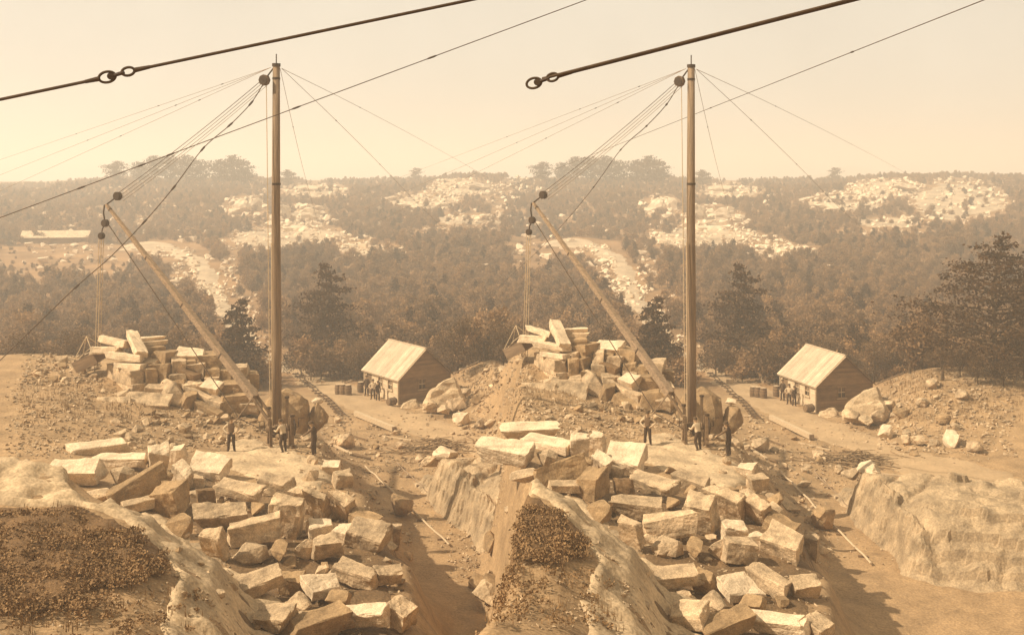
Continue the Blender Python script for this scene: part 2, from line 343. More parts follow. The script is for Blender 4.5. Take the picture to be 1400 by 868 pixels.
def block_mesh(name, seed, m, dims, cut=6, jit=.13, rough=.06, chip=.22):
    rg = random.Random(seed); bm = bmesh.new(); bmesh.ops.create_cube(bm, size=1.0)
    off = {}
    for v in bm.verts:
        v.co = Vector((v.co.x * dims[0] * (1 + rg.uniform(-jit, jit) * 1.4), v.co.y * dims[1] * (1 + rg.uniform(-jit, jit) * 2.0), v.co.z * dims[2] * (1 + rg.uniform(-jit, jit) * 2.0)))
    for _ in range(rg.choice((0, 1, 1, 2, 2)) if jit > .05 else 0):      # broken corners
        v = rg.choice(bm.verts[:]); v.co = Vector((v.co.x * rg.uniform(.6, .95), v.co.y * rg.uniform(.7, 1), v.co.z * rg.uniform(.7, 1)))
    bmesh.ops.bevel(bm, geom=bm.edges[:], offset=rg.uniform(.012, .03), segments=1, affect='EDGES')
    bmesh.ops.subdivide_edges(bm, edges=[e for e in bm.edges if e.calc_length() > .3], cuts=cut, use_grid_fill=True)
    bmesh.ops.triangulate(bm, faces=[f for f in bm.faces if len(f.verts) > 4])
    bm.normal_update(); o = Vector((rg.uniform(-50, 50), rg.uniform(-50, 50), rg.uniform(-50, 50)))
    for v in bm.verts:
        if sum(abs(v.co[i]) > .41 * dims[i] for i in range(3)) >= 2:      # chipped arrises
            c = max(0, mnoise.noise(v.co * 3.1 + o)); v.co *= 1 - chip * c
        p = v.co * 1.9 + o; k = min(.4, min(dims)) * 2.2 * rough * mnoise.fractal(p, .8, 2.0, 4)
        v.co += v.normal * k
    me = bpy.data.meshes.new(name); bm.to_mesh(me); bm.free(); me.materials.append(m); return me
def orient(yaw=0, pitch=0, roll=0): return Matrix.Rotation(R(yaw), 4, 'Z') @ Matrix.Rotation(R(-pitch), 4, 'Y') @ Matrix.Rotation(R(roll), 4, 'X')
def place(side, p, mrot=None):
    m = Matrix.Translation(p)
    if mrot is not None: m = m @ mrot
    return ROT[side] @ m

LUMPS = [rock_mesh('lump', 100 + i, M['granite'], (1, .85, .65), n=random.Random(i).choice((12, 15, 18)), boxy=.5) for i in range(14)]
LUMPS_D = [rock_mesh('lump', 140 + i, M['granite_dull'], (1, .85, .65), n=15, boxy=.5) for i in range(8)]
#BUILD
# ------------------------------------------------------------------ ground coverings
def set_ground(side):
    patch('dirt_road', [(385, 497), (430, 503), (470, 520), (515, 545), (560, 560), (600, 572), (650, 596), (700, 606), (800, 622), (800, 700), (740, 668), (690, 655), (640, 628), (600, 607), (560, 592), (520, 580), (480, 568), (450, 548), (408, 520)], M['road'], .5, .06, .7, 1.0, .25, side, kind='structure')
    patch('quarry_path', [(185, 329), (245, 330), (275, 343), (300, 370), (313, 400), (325, 435), (350, 460), (375, 482), (398, 500), (380, 502), (345, 480), (312, 450), (296, 415), (283, 383), (262, 353), (240, 340), (185, 337)], M['pathdirt'], 1.6, .25, 1.5, 1.8, .12, side, kind='structure')
    patch('quarry_floor', [(288, 618), (322, 592), (352, 590), (402, 608), (448, 634), (470, 655), (440, 668), (385, 652), (330, 640)], M['ledge'], .22, .08, .3, .35, .6, side, relief=.05, kind='structure')
    patch('heap_shade', [(165, 640), (205, 622), (290, 640), (345, 655), (400, 668), (452, 668), (486, 690), (530, 722), (545, 760), (555, 900), (330, 900), (300, 742), (262, 700), (205, 675)], M['gapshade'], .3, .05, .35, .6, .5, side, relief=.06, kind='structure')  # dark sheet under the heap: shade between the blocks painted on the ground
    lp = [(60, 604), (88, 618), (118, 640), (150, 664), (200, 683), (238, 694), (268, 718), (300, 742), (345, 775), (420, 840), (470, 900), (240, 900), (236, 800), (250, 764), (236, 742), (205, 708), (165, 684), (140, 672), (100, 668), (40, 662), (-40, 655), (-60, 590)]
    patch('bare_ledge', lp, M['ledge'], .13, .10, .22, .35, .7, side, relief=.22, kind='structure')
    patch('turf_mound', [(-60, 662), (40, 668), (100, 672), (140, 676), (165, 688), (205, 712), (236, 742), (232, 762), (190, 776), (120, 796), (60, 800), (-60, 812)], M['turf'], .2, .16, .2, .35, .8, side, relief=.1, kind='structure')

# smooth granite knob left standing beside the pit
def knob(side):
    vs = []; fs = []; st = .16; x0, x1, y0, y1 = 5.4, 19, 51.5, 69; nx = int((x1 - x0) / st) + 1; ny = int((y1 - y0) / st) + 1
    for i in range(nx):
        for j in range(ny):
            x = x0 + i * st; y = y0 + j * st
            # left/front boundary runs from (7.2,66) to (9.6,55.5) in plan
            wob = .35 * mnoise.fractal((x * .5, y * .5, 4), 1, 2, 3)
            u = U0 + F * x / y
            s1 = (x - (7.0 + (66 - y) * .20)) + wob           # distance right of the left edge
            s2 = (y - 54.6 + (x - 9) * .12) + wob              # behind the front edge
            s3 = (66.3 - y) - (x - 8) * .05 + wob
            a = max(0, min(1, s1 / 1.5)); b = max(0, min(1, s2 / 4.2)); c = max(0, min(1, s3 / .9))
            sm = lambda t: t * t * (3 - 2 * t)
            hh = 2.9 * min(sm(a), 1) * sm(b) * (.25 + .75 * sm(c)) 
            st_ = math.floor(hh / .75 + .35 * mnoise.noise((x * .3, y * .3, 6))) * .75 + .3; hh += .45 * (st_ - hh) * min(1, hh)
            groove = 0
            for gx, wd in ((7.9, .2), (8.55, .14), (9.5, .34)):
                gg = x - (gx + (y - 62) * -.22); groove += math.exp(-(gg / wd) ** 2) * (1 if y < 64 else 0)
            hh -= .4 * groove * sm(b) * sm(a)
            z = h(x, y) - .3 + hh + (.22 * mnoise.fractal((x * .5, y * .5, 8), .8, 2, 5) - .22 * max(0, .10 - abs(mnoise.noise((x * .35 + 3, y * .22, 1)))) / .10) * min(1, hh)
            if hh < .05: z -= .3
            vs.append((x, y, z))
    for i in range(nx - 1):
        for j in range(ny - 1): fs.append((i * ny + j, (i + 1) * ny + j, (i + 1) * ny + j + 1, i * ny + j + 1))
    mb = MB(); mb.v = vs; mb.f = fs
    tag(link('rock_ledge', mb.mesh('rock_ledge', M['knobrock'], False), None, ROT[side]), f'smooth pale granite ledge with grooved end beside the pit, {side} half', 'rock')

# ------------------------------------------------------------------ foreground blocks: u, v, lift, (length, depth, height), (yaw, pitch, roll), material, label
FG = [
 (157, 592, .30, (2.9, .8, .55), (14, 2, 18), 'granite_white', 'long bright slab lying farthest back at the left end of the blocks'),
 (182, 610, .28, (2.5, .95, .42), (-16, 0, 8), 'granite_white', 'long flat slab with shaded side, second behind the leftmost block'),
 (124, 622, .45, (2.35, 1.1, .8), (-8, -2, 20), 'granite_white', 'leftmost bright squared block lying beside the pale ledge'),
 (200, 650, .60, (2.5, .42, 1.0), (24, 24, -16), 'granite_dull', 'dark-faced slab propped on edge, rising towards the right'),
 (184, 631, .50, (1.0, .8, .9), (30, 10, 14), 'granite', 'chunky lump leaning behind the dark-faced propped slab'),
 (228, 613, .60, (.85, .7, 1.3), (10, 0, 26), 'granite_white', 'upright bright block standing behind the propped slab'),
 (252, 606, .45, (.75, .7, .8), (-12, 0, 16), 'granite_white', 'small bright cube block right of the upright bright block'),
 (257, 635, .55, (.95, .6, 1.2), (-38, -28, 20), 'granite_white', 'bright wedge block leaning down to the right'),
 (292, 624, .50, (1.8, 1.4, .6), (-14, -6, 26), 'granite_white', 'broad bright slab tilted to the viewer behind the long leaning slab'),
 (330, 657, .75, (2.35, .9, .45), (-30, -6, 16), 'granite', 'long leaning slab with pale top and dark underside'),
 (243, 664, .60, (1.15, 1.0, 1.2), (-24, 6, 14), 'granite_dull', 'grey cube-like block in the middle of the left heap'),
 (205, 669, .30, (1.3, .6, .4), (18, 4, 10), 'granite', 'low pale slab lying under the dark-faced propped slab'),
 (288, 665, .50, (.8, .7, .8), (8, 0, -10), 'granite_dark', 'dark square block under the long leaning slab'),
 (308, 691, .55, (2.15, .9, .75), (6, 0, 22), 'granite', 'large bright squared block in the centre of the heap'),
 (350, 714, .60, (2.15, .75, .85), (12, 6, -4), 'granite', 'heavy beam-shaped block with pale top and brown front'),
 (298, 727, .55, (.95, .4, 1.15), (-30, 0, 24), 'granite', 'tongue-shaped slab standing upright left of the beam-shaped block'),
 (257, 700, .40, (1.2, .8, .6), (-32, -10, 10), 'granite_dull', 'brownish broken lump at the foot of the pale ledge'),
 (391, 697, .75, (1.25, .95, 1.5), (-12, -6, 14), 'granite', 'big upright pale block right of the beam-shaped block'),
 (380, 651, .45, (1.7, .8, .55), (-28, -6, 16), 'granite', 'pale slab sloping down right beside the men on the quarry floor'),
 (347, 741, .40, (1.25, 1.0, .6), (10, 6, 18), 'granite', 'pale low lump in front of the beam-shaped block'),
 (386, 742, .40, (.95, .8, .6), (40, 0, 12), 'granite_dull', 'dull lump in front of the big upright block'),
 (433, 682, .70, (1.0, .55, 1.55), (-30, -14, 30), 'granite', 'large pale leaning slab left of a matching cracked slab'),
 (466, 685, .65, (1.15, .6, 1.35), (-34, -24, 32), 'granite', 'large pale leaning slab at the right of a crack'),
 (436, 717, .45, (.95, .8, .65), (10, 2, 8), 'granite_white', 'small block with bright top below the leaning slabs'),
 (442, 741, .50, (1.2, .9, .85), (16, 0, 4), 'granite', 'squared block with bright left side and dark front'),
 (470, 726, .40, (.7, .6, .75), (-36, 0, 20), 'granite_white', 'small bright wedge between the squared block and the rounded slab'),
 (502, 728, .50, (1.55, 1.2, .75), (-22, -6, 20), 'granite', 'broad rounded pale slab near the pit edge'),
 (535, 730, .60, (.75, .45, 1.2), (-14, -8, 22), 'granite', 'thin pale slab standing at the very edge of the pit'),
 (467, 650, .45, (.95, .75, .7), (16, 0, 8), 'granite', 'squared block with dark right side above the leaning slabs'),
 (452, 634, .35, (.9, .7, .6), (-14, 0, 16), 'granite_white', 'small pale block nearest the standing man in dark clothes'),
 (408, 664, .35, (1.1, .7, .5), (-10, 0, 12), 'granite', 'flat lump behind the big upright block'),
 (351, 684, .30, (.8, .7, .6), (20, 0, 0), 'granite_dull', 'small shaded lump right of the large bright squared block'),
 (232, 637, .40, (1.0, .6, .5), (30, 14, 12), 'granite_dull', 'brown lump squeezed behind the grey cube-like block'),
 (150, 655, .30, (1.2, .9, .5), (-6, 0, 14), 'granite', 'pale rounded lump between the leftmost block and the ledge'),
 (276, 643, .30, (.9, .7, .5), (-10, 0, 8), 'granite', 'small pale block behind the dark square block'),
 (497, 706, .35, (1.3, .9, .45), (-34, -14, 6), 'granite_dull', 'brown sloping slab above the broad rounded slab'),
 (420, 742, .40, (.9, .6, .7), (-20, 10, 16), 'granite', 'narrow lump left of the squared block with dark front'),
 # nearest ones, along the lower edge
 (352, 783, .45, (2.0, .8, .45), (20, 8, 14), 'granite', 'long pale block in the front row beside the ledge end'),
 (398, 786, .45, (.8, .7, .6), (-20, 0, 14), 'granite_dull', 'dull cube block in the front row'),
 (440, 792, .45, (1.6, 1.0, .35), (34, -10, 20), 'granite_white', 'bright slab in the front row right of the dull cube'),
 (484, 781, .45, (1.7, .7, .6), (-36, -8, 10), 'granite', 'pale squared block in the front row below the rounded slab'),
 (528, 784, .45, (.9, .6, .5), (10, 0, 16), 'granite', 'pale block in the front row at the pit edge'),
 (376, 832, .45, (1.1, .9, .5), (-26, 6, 16), 'granite', 'pale block at the lowest left of the front row'),
 (430, 842, .45, (2.0, .8, .6), (28, 4, 8), 'granite_dull', 'dull block at the lowest middle of the front row'),
 (490, 836, .45, (1.9, .6, .5), (-24, 6, 18), 'granite_white', 'bright long block at the lowest middle right of the front row'),
 (545, 838, .45, (.9, .8, .6), (44, 0, 12), 'granite', 'pale block at the lowest right of the front row'),
 (462, 815, .30, (.9, .8, .6), (40, 0, 8), 'granite_dull', 'small dull lump between the front row blocks'),
 (410, 812, .30, (.9, .6, .5), (-40, 0, 8), 'granite', 'small pale lump between the front row blocks'),
]
# ------------------------------------------------------------------ stack of squared blocks: u, v, depth, (length, width, height), (yaw, pitch, roll), material, label
STK = [
 (190, 517, 69.6, (2.9, .85, .85), (123, 0, 0), 'granite', 'lower of two squared beams at the left end of the stack'),
 (187, 499, 69.8, (3.0, .82, .85), (123, 0, 0), 'granite', 'upper of two squared beams at the left end of the stack'),
 (194, 488, 69.3, (1.7, .75, .28), (150, 0, 4), 'granite_white', 'thin slab lying on the upper squared beam of the stack'),
 (187, 476, 69.6, (2.1, .7, .36), (158, 4, 6), 'granite_white', 'tilted bright slab second from the bottom on the stack left end'),
 (164, 467, 70.6, (1.6, .8, .40), (172, 0, 8), 'granite_white', 'rough bright slab poking out left on the stack top'),
 (172, 456, 70.9, (1.75, .6, .34), (152, 9, 8), 'granite_white', 'bright slab slanting down right on the stack top'),
 (200, 459, 70.0, (2.1, .62, .40), (116, 30, 6), 'granite_white', 'topmost bright slab leaning steeply towards the viewer'),
 (219, 453, 71.6, (1.5, .5, .22), (14, 2, 0), 'granite_white', 'upper of two thin slabs at the stack top right of the leaning slab'),
 (221, 459, 71.3, (1.6, .55, .25), (11, 1, 0), 'granite', 'lower of two thin slabs at the stack top right of the leaning slab'),
 (219, 470, 71.0, (1.3, 1.6, .6), (20, 0, 0), 'granite_dull', 'squared block under the two thin top slabs'),
 (218, 485, 69.9, (1.2, 1.4, .5), (-18, 4, 10), 'granite', 'pale block leaning right of the squared beams'),
 (217, 502, 69.2, (.6, 1.4, 1.0), (16, 0, 0), 'granite_dull', 'narrow block wedged right of the squared beams'),
 (229, 512, 69.0, (.8, 1.2, 1.0), (-12, 0, 12), 'granite_dull', 'rough lump low in the stack right of the squared beams'),
 (239, 481, 70.4, (1.0, 2.0, .95), (-24, 0, 0), 'granite_dull', 'tilted square-ended block high in the stack middle'),
 (236, 497, 69.8, (1.05, 2.0, .9), (-18, 0, 0), 'granite_dull', 'square-ended block below the tilted one in the stack middle'),
 (253, 490, 70.0, (.75, 1.8, .9), (6, 0, 0), 'granite', 'rounded block end in the stack middle, upper one'),
 (254, 505, 69.4, (.85, 1.8, .6), (4, 0, 0), 'granite', 'rounded block end in the stack middle, lower one'),
 (250, 516, 69.0, (1.2, 1.8, .8), (-6, 0, 0), 'granite_dull', 'shaded block low in the stack middle'),
 (270, 477, 70.6, (1.55, .9, .62), (-16, 0, 26), 'granite_white', 'brightest white squared block on top of the stack right part'),
 (296, 484, 70.6, (1.1, 1.8, .75), (-8, 0, 0), 'granite_dull', 'brown block right of the white block on the stack'),
 (265, 490, 70.2, (.7, 1.8, .8), (8, 0, 0), 'granite_dull', 'square block end below the white block, left one'),
 (280, 494, 70.0, (.85, 1.8, .72), (-10, 0, 0), 'granite', 'square block end below the white block, right one'),
 (296, 500, 69.7, (.75, 1.8, .62), (4, 0, 0), 'granite_dull', 'square block end in the right part of the stack, upper'),
 (296, 511, 69.3, (.8, 1.8, .55), (2, 0, 0), 'granite', 'square block end in the right part of the stack, lower'),
 (313, 504, 69.8, (.85, 1.8, .72), (-4, 0, 0), 'granite_dull', 'square block end at the right end of the stack under the boom'),
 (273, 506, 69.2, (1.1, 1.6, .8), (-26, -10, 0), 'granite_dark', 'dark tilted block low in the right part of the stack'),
 (340, 512, 70.6, (1.2, 1.5, .8), (4, 0, 0), 'granite_dull', 'brown squared block behind the boom foot'),
 (317, 524, 68.6, (2.2, 1.8, 1.1), (-6, 0, 0), 'granite_dull', 'large brown block at the foot of the stack right end'),
 (325, 543, 67.2, (1.6, 1.6, 1.0), (10, 0, 0), 'granite_dull', 'large brown block lowest beside the boom foot'),
 (297, 523, 67.6, (1.0, .7, .75), (-34, -10, 30), 'granite_white', 'bright tilted block fallen against the stack'),
 (278, 527, 67.4, (1.9, .35, .25), (-34, -20, 10), 'granite', 'thin slab slid down in front of the stack'),
 (302, 541, 66.8, (1.0, .6, .5), (-30, -14, 10), 'granite', 'short block below the bright tilted block'),
 (293, 552, 66.2, (1.9, .5, .55), (-36, -14, 6), 'granite_dull', 'long brown slab lowest in the slide before the stack'),
 (248, 532, 67.6, (2.0, 1.3, 1.6), (-30, -8, 16), 'granite', 'big three-sided lump in front of the stack middle'),
 (268, 541, 67.0, (1.1, .9, 1.2), (14, 0, 6), 'granite_dull', 'square lump right of the big three-sided lump'),
 (213, 541, 66.8, (2.2, 1.1, .9), (-8, -4, 30), 'granite', 'wide pale slab sloping to the viewer in front of the stack'),
 (172, 543, 66.4, (1.9, 1.0, .8), (-4, -2, 30), 'granite', 'wide pale slab at the lower left of the stack'),
 (178, 530, 67.6, (1.5, .9, .9), (20, 0, 28), 'granite', 'pale lump leaning on the squared beams of the stack'),
 (228, 524, 68.4, (1.2, 1.2, .8), (-10, 0, 8), 'granite', 'pale squared block filling the stack foot left of centre'),
 (270, 519, 68.4, (1.1, 1.2, .7), (14, 0, 6), 'granite', 'pale squared block filling the stack foot at the centre'),
 (331, 500, 70.2, (1.0, 1.5, .7), (-6, 0, 0), 'granite', 'pale squared block end at the far right top of the stack'),
 (336, 529, 68.2, (1.3, .9, .7), (18, -6, 12), 'granite', 'pale slab leaning at the right foot of the stack'),
 (345, 548, 66.6, (1.0, .7, .6), (-20, 0, 14), 'granite', 'pale block beside the boom straps'),
 (158, 528, 68.2, (.7, .6, .8), (20, 0, 20), 'granite', 'small pointed lump at the far left foot of the stack'),
]
# other single stones lying about (boulders): u, v base, size, material, label
BLD = [
 (386, 578, (3.0, 2.4, 2.5), 66.5, 'granite_dull', 'large rounded boulder right behind the derrick mast'),
 (433, 582, (1.3, 1.2, 1.7), 66.3, 'granite_dull', 'brown upright boulder right of the mast boulder'),
 (433, 547, (.8, .6, .4), 66.4, 'granite_white', 'small white stone sitting on the brown upright boulder'),
 (604, 557, (3.5, 2.6, 2.5), 90.5, 'ledge', 'big cracked boulder leaning by the hut gable'),
 (586, 560, (1.5, 1.2, 1.0), 89.6, 'ledge', 'lower broken stone left of the big cracked boulder'),
 (622, 562, (1.6, 1.2, 1.0), 89.2, 'granite', 'broken stone at the right foot of the big cracked boulder'),
 (604, 566, (1.9, 1.1, .7), 88.2, 'ledge', 'flat slab fallen before the big cracked boulder'),
 (634, 545, (1.0, .9, .8), 92.0, 'granite', 'pale stone up the bank right of the big cracked boulder'),
 (470, 608, (1.6, 1.1, 1.1), None, 'granite', 'pale egg-shaped boulder right of the standing men'),
 (547, 706, (1.5, 1.3, 1.4), None, 'granite_dull', 'brown boulder perched on the pit edge'),
 (629, 584, (1.5, 1.1, 1.1), None, 'granite_white', 'pale boulder at the foot of the earth bank'),
 (655, 590, (.8, .7, .8), None, 'granite', 'small pale stone standing right of the bank boulder'),
 (672, 590, (1.2, .8, .7), None, 'granite', 'low squared stone at the foot of the earth bank'),
 (711, 590, (1.7, 1.2, 1.2), None, 'granite_white', 'rounded bright boulder farther right along the earth bank'),
 (740, 596, (1.2, 1.0, .9), None, 'granite', 'pale stone at the far right of the earth bank'),
 (650, 556, (1.3, 1.0, .9), None, 'granite_dull', 'brown stone half way up the earth bank, left one'),
 (676, 540, (1.1, .9, .8), None, 'granite', 'pale stone half way up the earth bank'),
 (700, 561, (1.4, 1.1, .8), None, 'granite_dull', 'brown stone half way up the earth bank, right one'),
 (688, 516, (1.4, 1.0, .8), None, 'granite', 'pale stone on the upper edge of the earth bank'),
 (724, 530, (1.2, 1.0, .9), None, 'granite', 'pale stone on the upper slope of the earth bank under the shrubs'),
 (748, 652, (.9, .8, .5), None, 'granite', 'small stone by the road at the far right'),
 (606, 634, (1.9, 1.3, 1.0), 66.0, 'granite_white', 'pale rounded stone on the back rim of the grooved ledge'),
 (585, 640, (1.1, .9, .8), 66.3, 'granite', 'pale stone left of the rim of the grooved ledge'),
 (571, 632, (.8, .7, .6), None, 'granite', 'small pale stone below the brushwood pile'),
 (545, 612, (.9, .7, .5), None, 'granite', 'flat pale stone left of the brushwood pile'),
 (558, 558, (1.7, 1.0, .8), 93.0, 'ledge', 'flat-topped stone step in front of the hut gable'),
 (426, 628, (.5, .5, .5), None, 'granite', 'fist-like small lump beside the man in dark clothes'),
]
def stones(side):
    sv = 0 if side == 'left' else 1; jr = random.Random(60 + sv)
    jj = lambda o: tuple(a + sv * jr.uniform(-7, 7) for a in o)
    for i, (u, v, e, dm, o, m, lab) in enumerate(FG):
        p = hit(u, v, e, 38 if v < 700 and u < 330 else 22)
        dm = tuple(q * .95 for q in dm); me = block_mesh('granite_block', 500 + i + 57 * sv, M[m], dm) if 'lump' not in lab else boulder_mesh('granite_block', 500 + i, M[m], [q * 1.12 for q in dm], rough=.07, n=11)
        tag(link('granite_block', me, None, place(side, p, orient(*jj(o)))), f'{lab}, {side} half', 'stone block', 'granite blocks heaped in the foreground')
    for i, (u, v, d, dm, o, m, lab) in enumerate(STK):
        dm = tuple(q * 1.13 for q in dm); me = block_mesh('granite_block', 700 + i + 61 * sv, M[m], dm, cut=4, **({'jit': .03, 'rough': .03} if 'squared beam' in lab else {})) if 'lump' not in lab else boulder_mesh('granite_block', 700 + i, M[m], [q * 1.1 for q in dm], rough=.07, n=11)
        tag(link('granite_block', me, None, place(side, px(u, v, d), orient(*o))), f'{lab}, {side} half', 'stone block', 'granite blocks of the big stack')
    for i, (u, v, dm, d, m, lab) in enumerate(BLD):
        p = hit(u, v) if d is None else px(u, v, d)
        pts = None
        if 'gable' in lab: pts = [(-.5, -.3, -.5), (-.42, -.4, -.25), (-.1, -.5, -.45), (.3, -.48, -.5), (.5, -.2, -.5), (.48, .3, -.5), (-.4, .4, -.5), (-.2, -.25, .22), (.02, -.1, .42), (.22, 0, .5), (.3, .2, .45), (.42, -.1, .05), (0, .3, .35), (-.38, .1, 0), (.36, -.35, -.1)]
        if 'behind the derrick' in lab: pts = [(-.5, -.2, -.5), (-.3, -.5, -.5), (.3, -.5, -.5), (.5, -.1, -.5), (.4, .5, -.5), (-.4, .5, -.5), (-.42, -.1, 0), (-.2, -.3, .3), (.05, -.2, .5), (.25, -.3, .42), (.47, -.2, .25), (.5, -.2, -.1), (.1, .3, .45), (.35, .3, .3), (-.3, .3, .2), (.35, -.45, .1), (-.25, -.45, -.1)]
        if pts: pts = [Vector(q) * .95 for q in pts]
        me = boulder_mesh('boulder', 900 + i + 43 * sv, M[m], dm, sub=4 if dm[0] > 3 else 3, pts=pts)
        tag(link('boulder', me, None, place(side, p + Vector((0, 0, dm[2] * .42)), Matrix.Rotation(0 if pts else i * 1.3, 4, 'Z'))), f'{lab}, {side} half', 'boulder')

# loose lumps, each on its own; the finest gravel is one mass
REG = [  # polygon box (u0,u1,v0,v1), count, size range in px, label
 (150, 335, 552, 598, 46, (8, 19), 'small broken lump in the rubble below the big stack'),
 (76, 150, 474, 508, 24, (8, 18), 'small broken lump in the rubble left of the big stack'),
 (335, 400, 566, 604, 14, (7, 15), 'small broken lump around the foot of the mast'),
 (400, 470, 570, 612, 18, (7, 16), 'small broken lump right of the mast among the men'),
 (478, 560, 588, 634, 16, (7, 15), 'small broken lump between the pit and the brushwood'),
 (430, 502, 492, 520, 16, (6, 13), 'small pale lump behind the barrels'),
 (610, 690, 586, 612, 12, (6, 13), 'small lump along the foot of the earth bank'),
 (250, 540, 650, 760, 18, (9, 18), 'small broken lump in the gaps between the foreground blocks'),
 (640, 760, 500, 590, 26, (6, 15), 'small lump sticking out of the earth bank'),
 (250, 560, 640, 860, 50, (11, 30), 'mid-sized broken lump among the foreground blocks'),
 (340, 395, 455, 500, 10, (6, 12), 'small lump beside the path behind the mast'),
]
def lumps(side):
    rg = random.Random(5 if side == 'left' else 6); small = []
    for u0, u1, v0, v1, n, (s0, s1), lab in REG:
        for k in range(n):
            u, v = rg.uniform(u0, u1), rg.uniform(v0, v1); p = hit(u, v); s = rg.uniform(s0, s1) * p.y / F
            me = rg.choice(LUMPS if rg.random() < .72 else LUMPS_D); p.z = hs(side, p.x, p.y)
            if s * F / p.y < 10.5: small.append((u, v, s * F / p.y)); continue
            mw = place(side, p + Vector((0, 0, .16 * s)), Euler((rg.uniform(-.5, .5), rg.uniform(-.5, .5), rg.uniform(0, 6.3))).to_matrix().to_4x4() @ Matrix.Diagonal((s * rg.uniform(.8, 1.3), s, s * rg.uniform(.7, 1.2), 1)))
            tag(link('granite_lump', me, None, mw), f'{lab}, {side} half', 'stone', f'{lab.replace("lump", "lumps")}, {side} half')
    # gravel mass
    mb = MB(); rg = random.Random(11 if side == 'left' else 12)
    shp = []
    for i in range(6):
        m0 = rock_mesh('tmp', 300 + i, M['granite'], (1, .8, .6), n=8, boxy=.4); shp.append(([v.co.copy() for v in m0.vertices], [tuple(p.vertices) for p in m0.polygons])); bpy.data.meshes.remove(m0)
    def put(u, v, s, d=None):
        p = hit(u, v) if d is None else Vector(((u - U0) / F * d, d, hd(u, d))); p.z = hs(side, p.x, p.y); s *= p.y / F; vs, fs = rg.choice(shp); e = Euler((rg.uniform(-.6, .6), rg.uniform(-.6, .6), rg.uniform(0, 6.3))).to_matrix()
        mb.add([e @ (c * s) + p + Vector((0, 0, s * .15)) for c in vs], fs)
    for q in small: put(*q)
    for (u0, u1, v0, v1, n, s) in [(50, 340, 500, 605, 2200, 3.6), (40, 160, 500, 600, 500, 5.5), (150, 335, 548, 600, 500, 6), (60, 155, 468, 512, 320, 6), (330, 480, 560, 625, 520, 5), (460, 620, 565, 650, 600, 4.5), (200, 545, 620, 868, 700, 6), (560, 760, 560, 660, 500, 3.5), (620, 790, 495, 600, 1100, 5.5), (40, 330, 780, 868, 260, 6), (250, 560, 640, 868, 700, 7), (425, 510, 488, 522, 200, 5), (480, 690, 640, 760, 260, 4), (330, 400, 440, 505, 160, 4.5)]:
        for _ in range(n): put(rg.uniform(u0, u1), rg.uniform(v0, v1), rg.uniform(.4, 1.0) ** 1.5 * s * 1.4)
    o = link('gravel', mb.mesh('gravel', M['granite']), None, ROT[side]); tag(o, f'loose granite chips strewn over the quarry ground, {side} half', 'gravel'); o['kind'] = 'stuff'

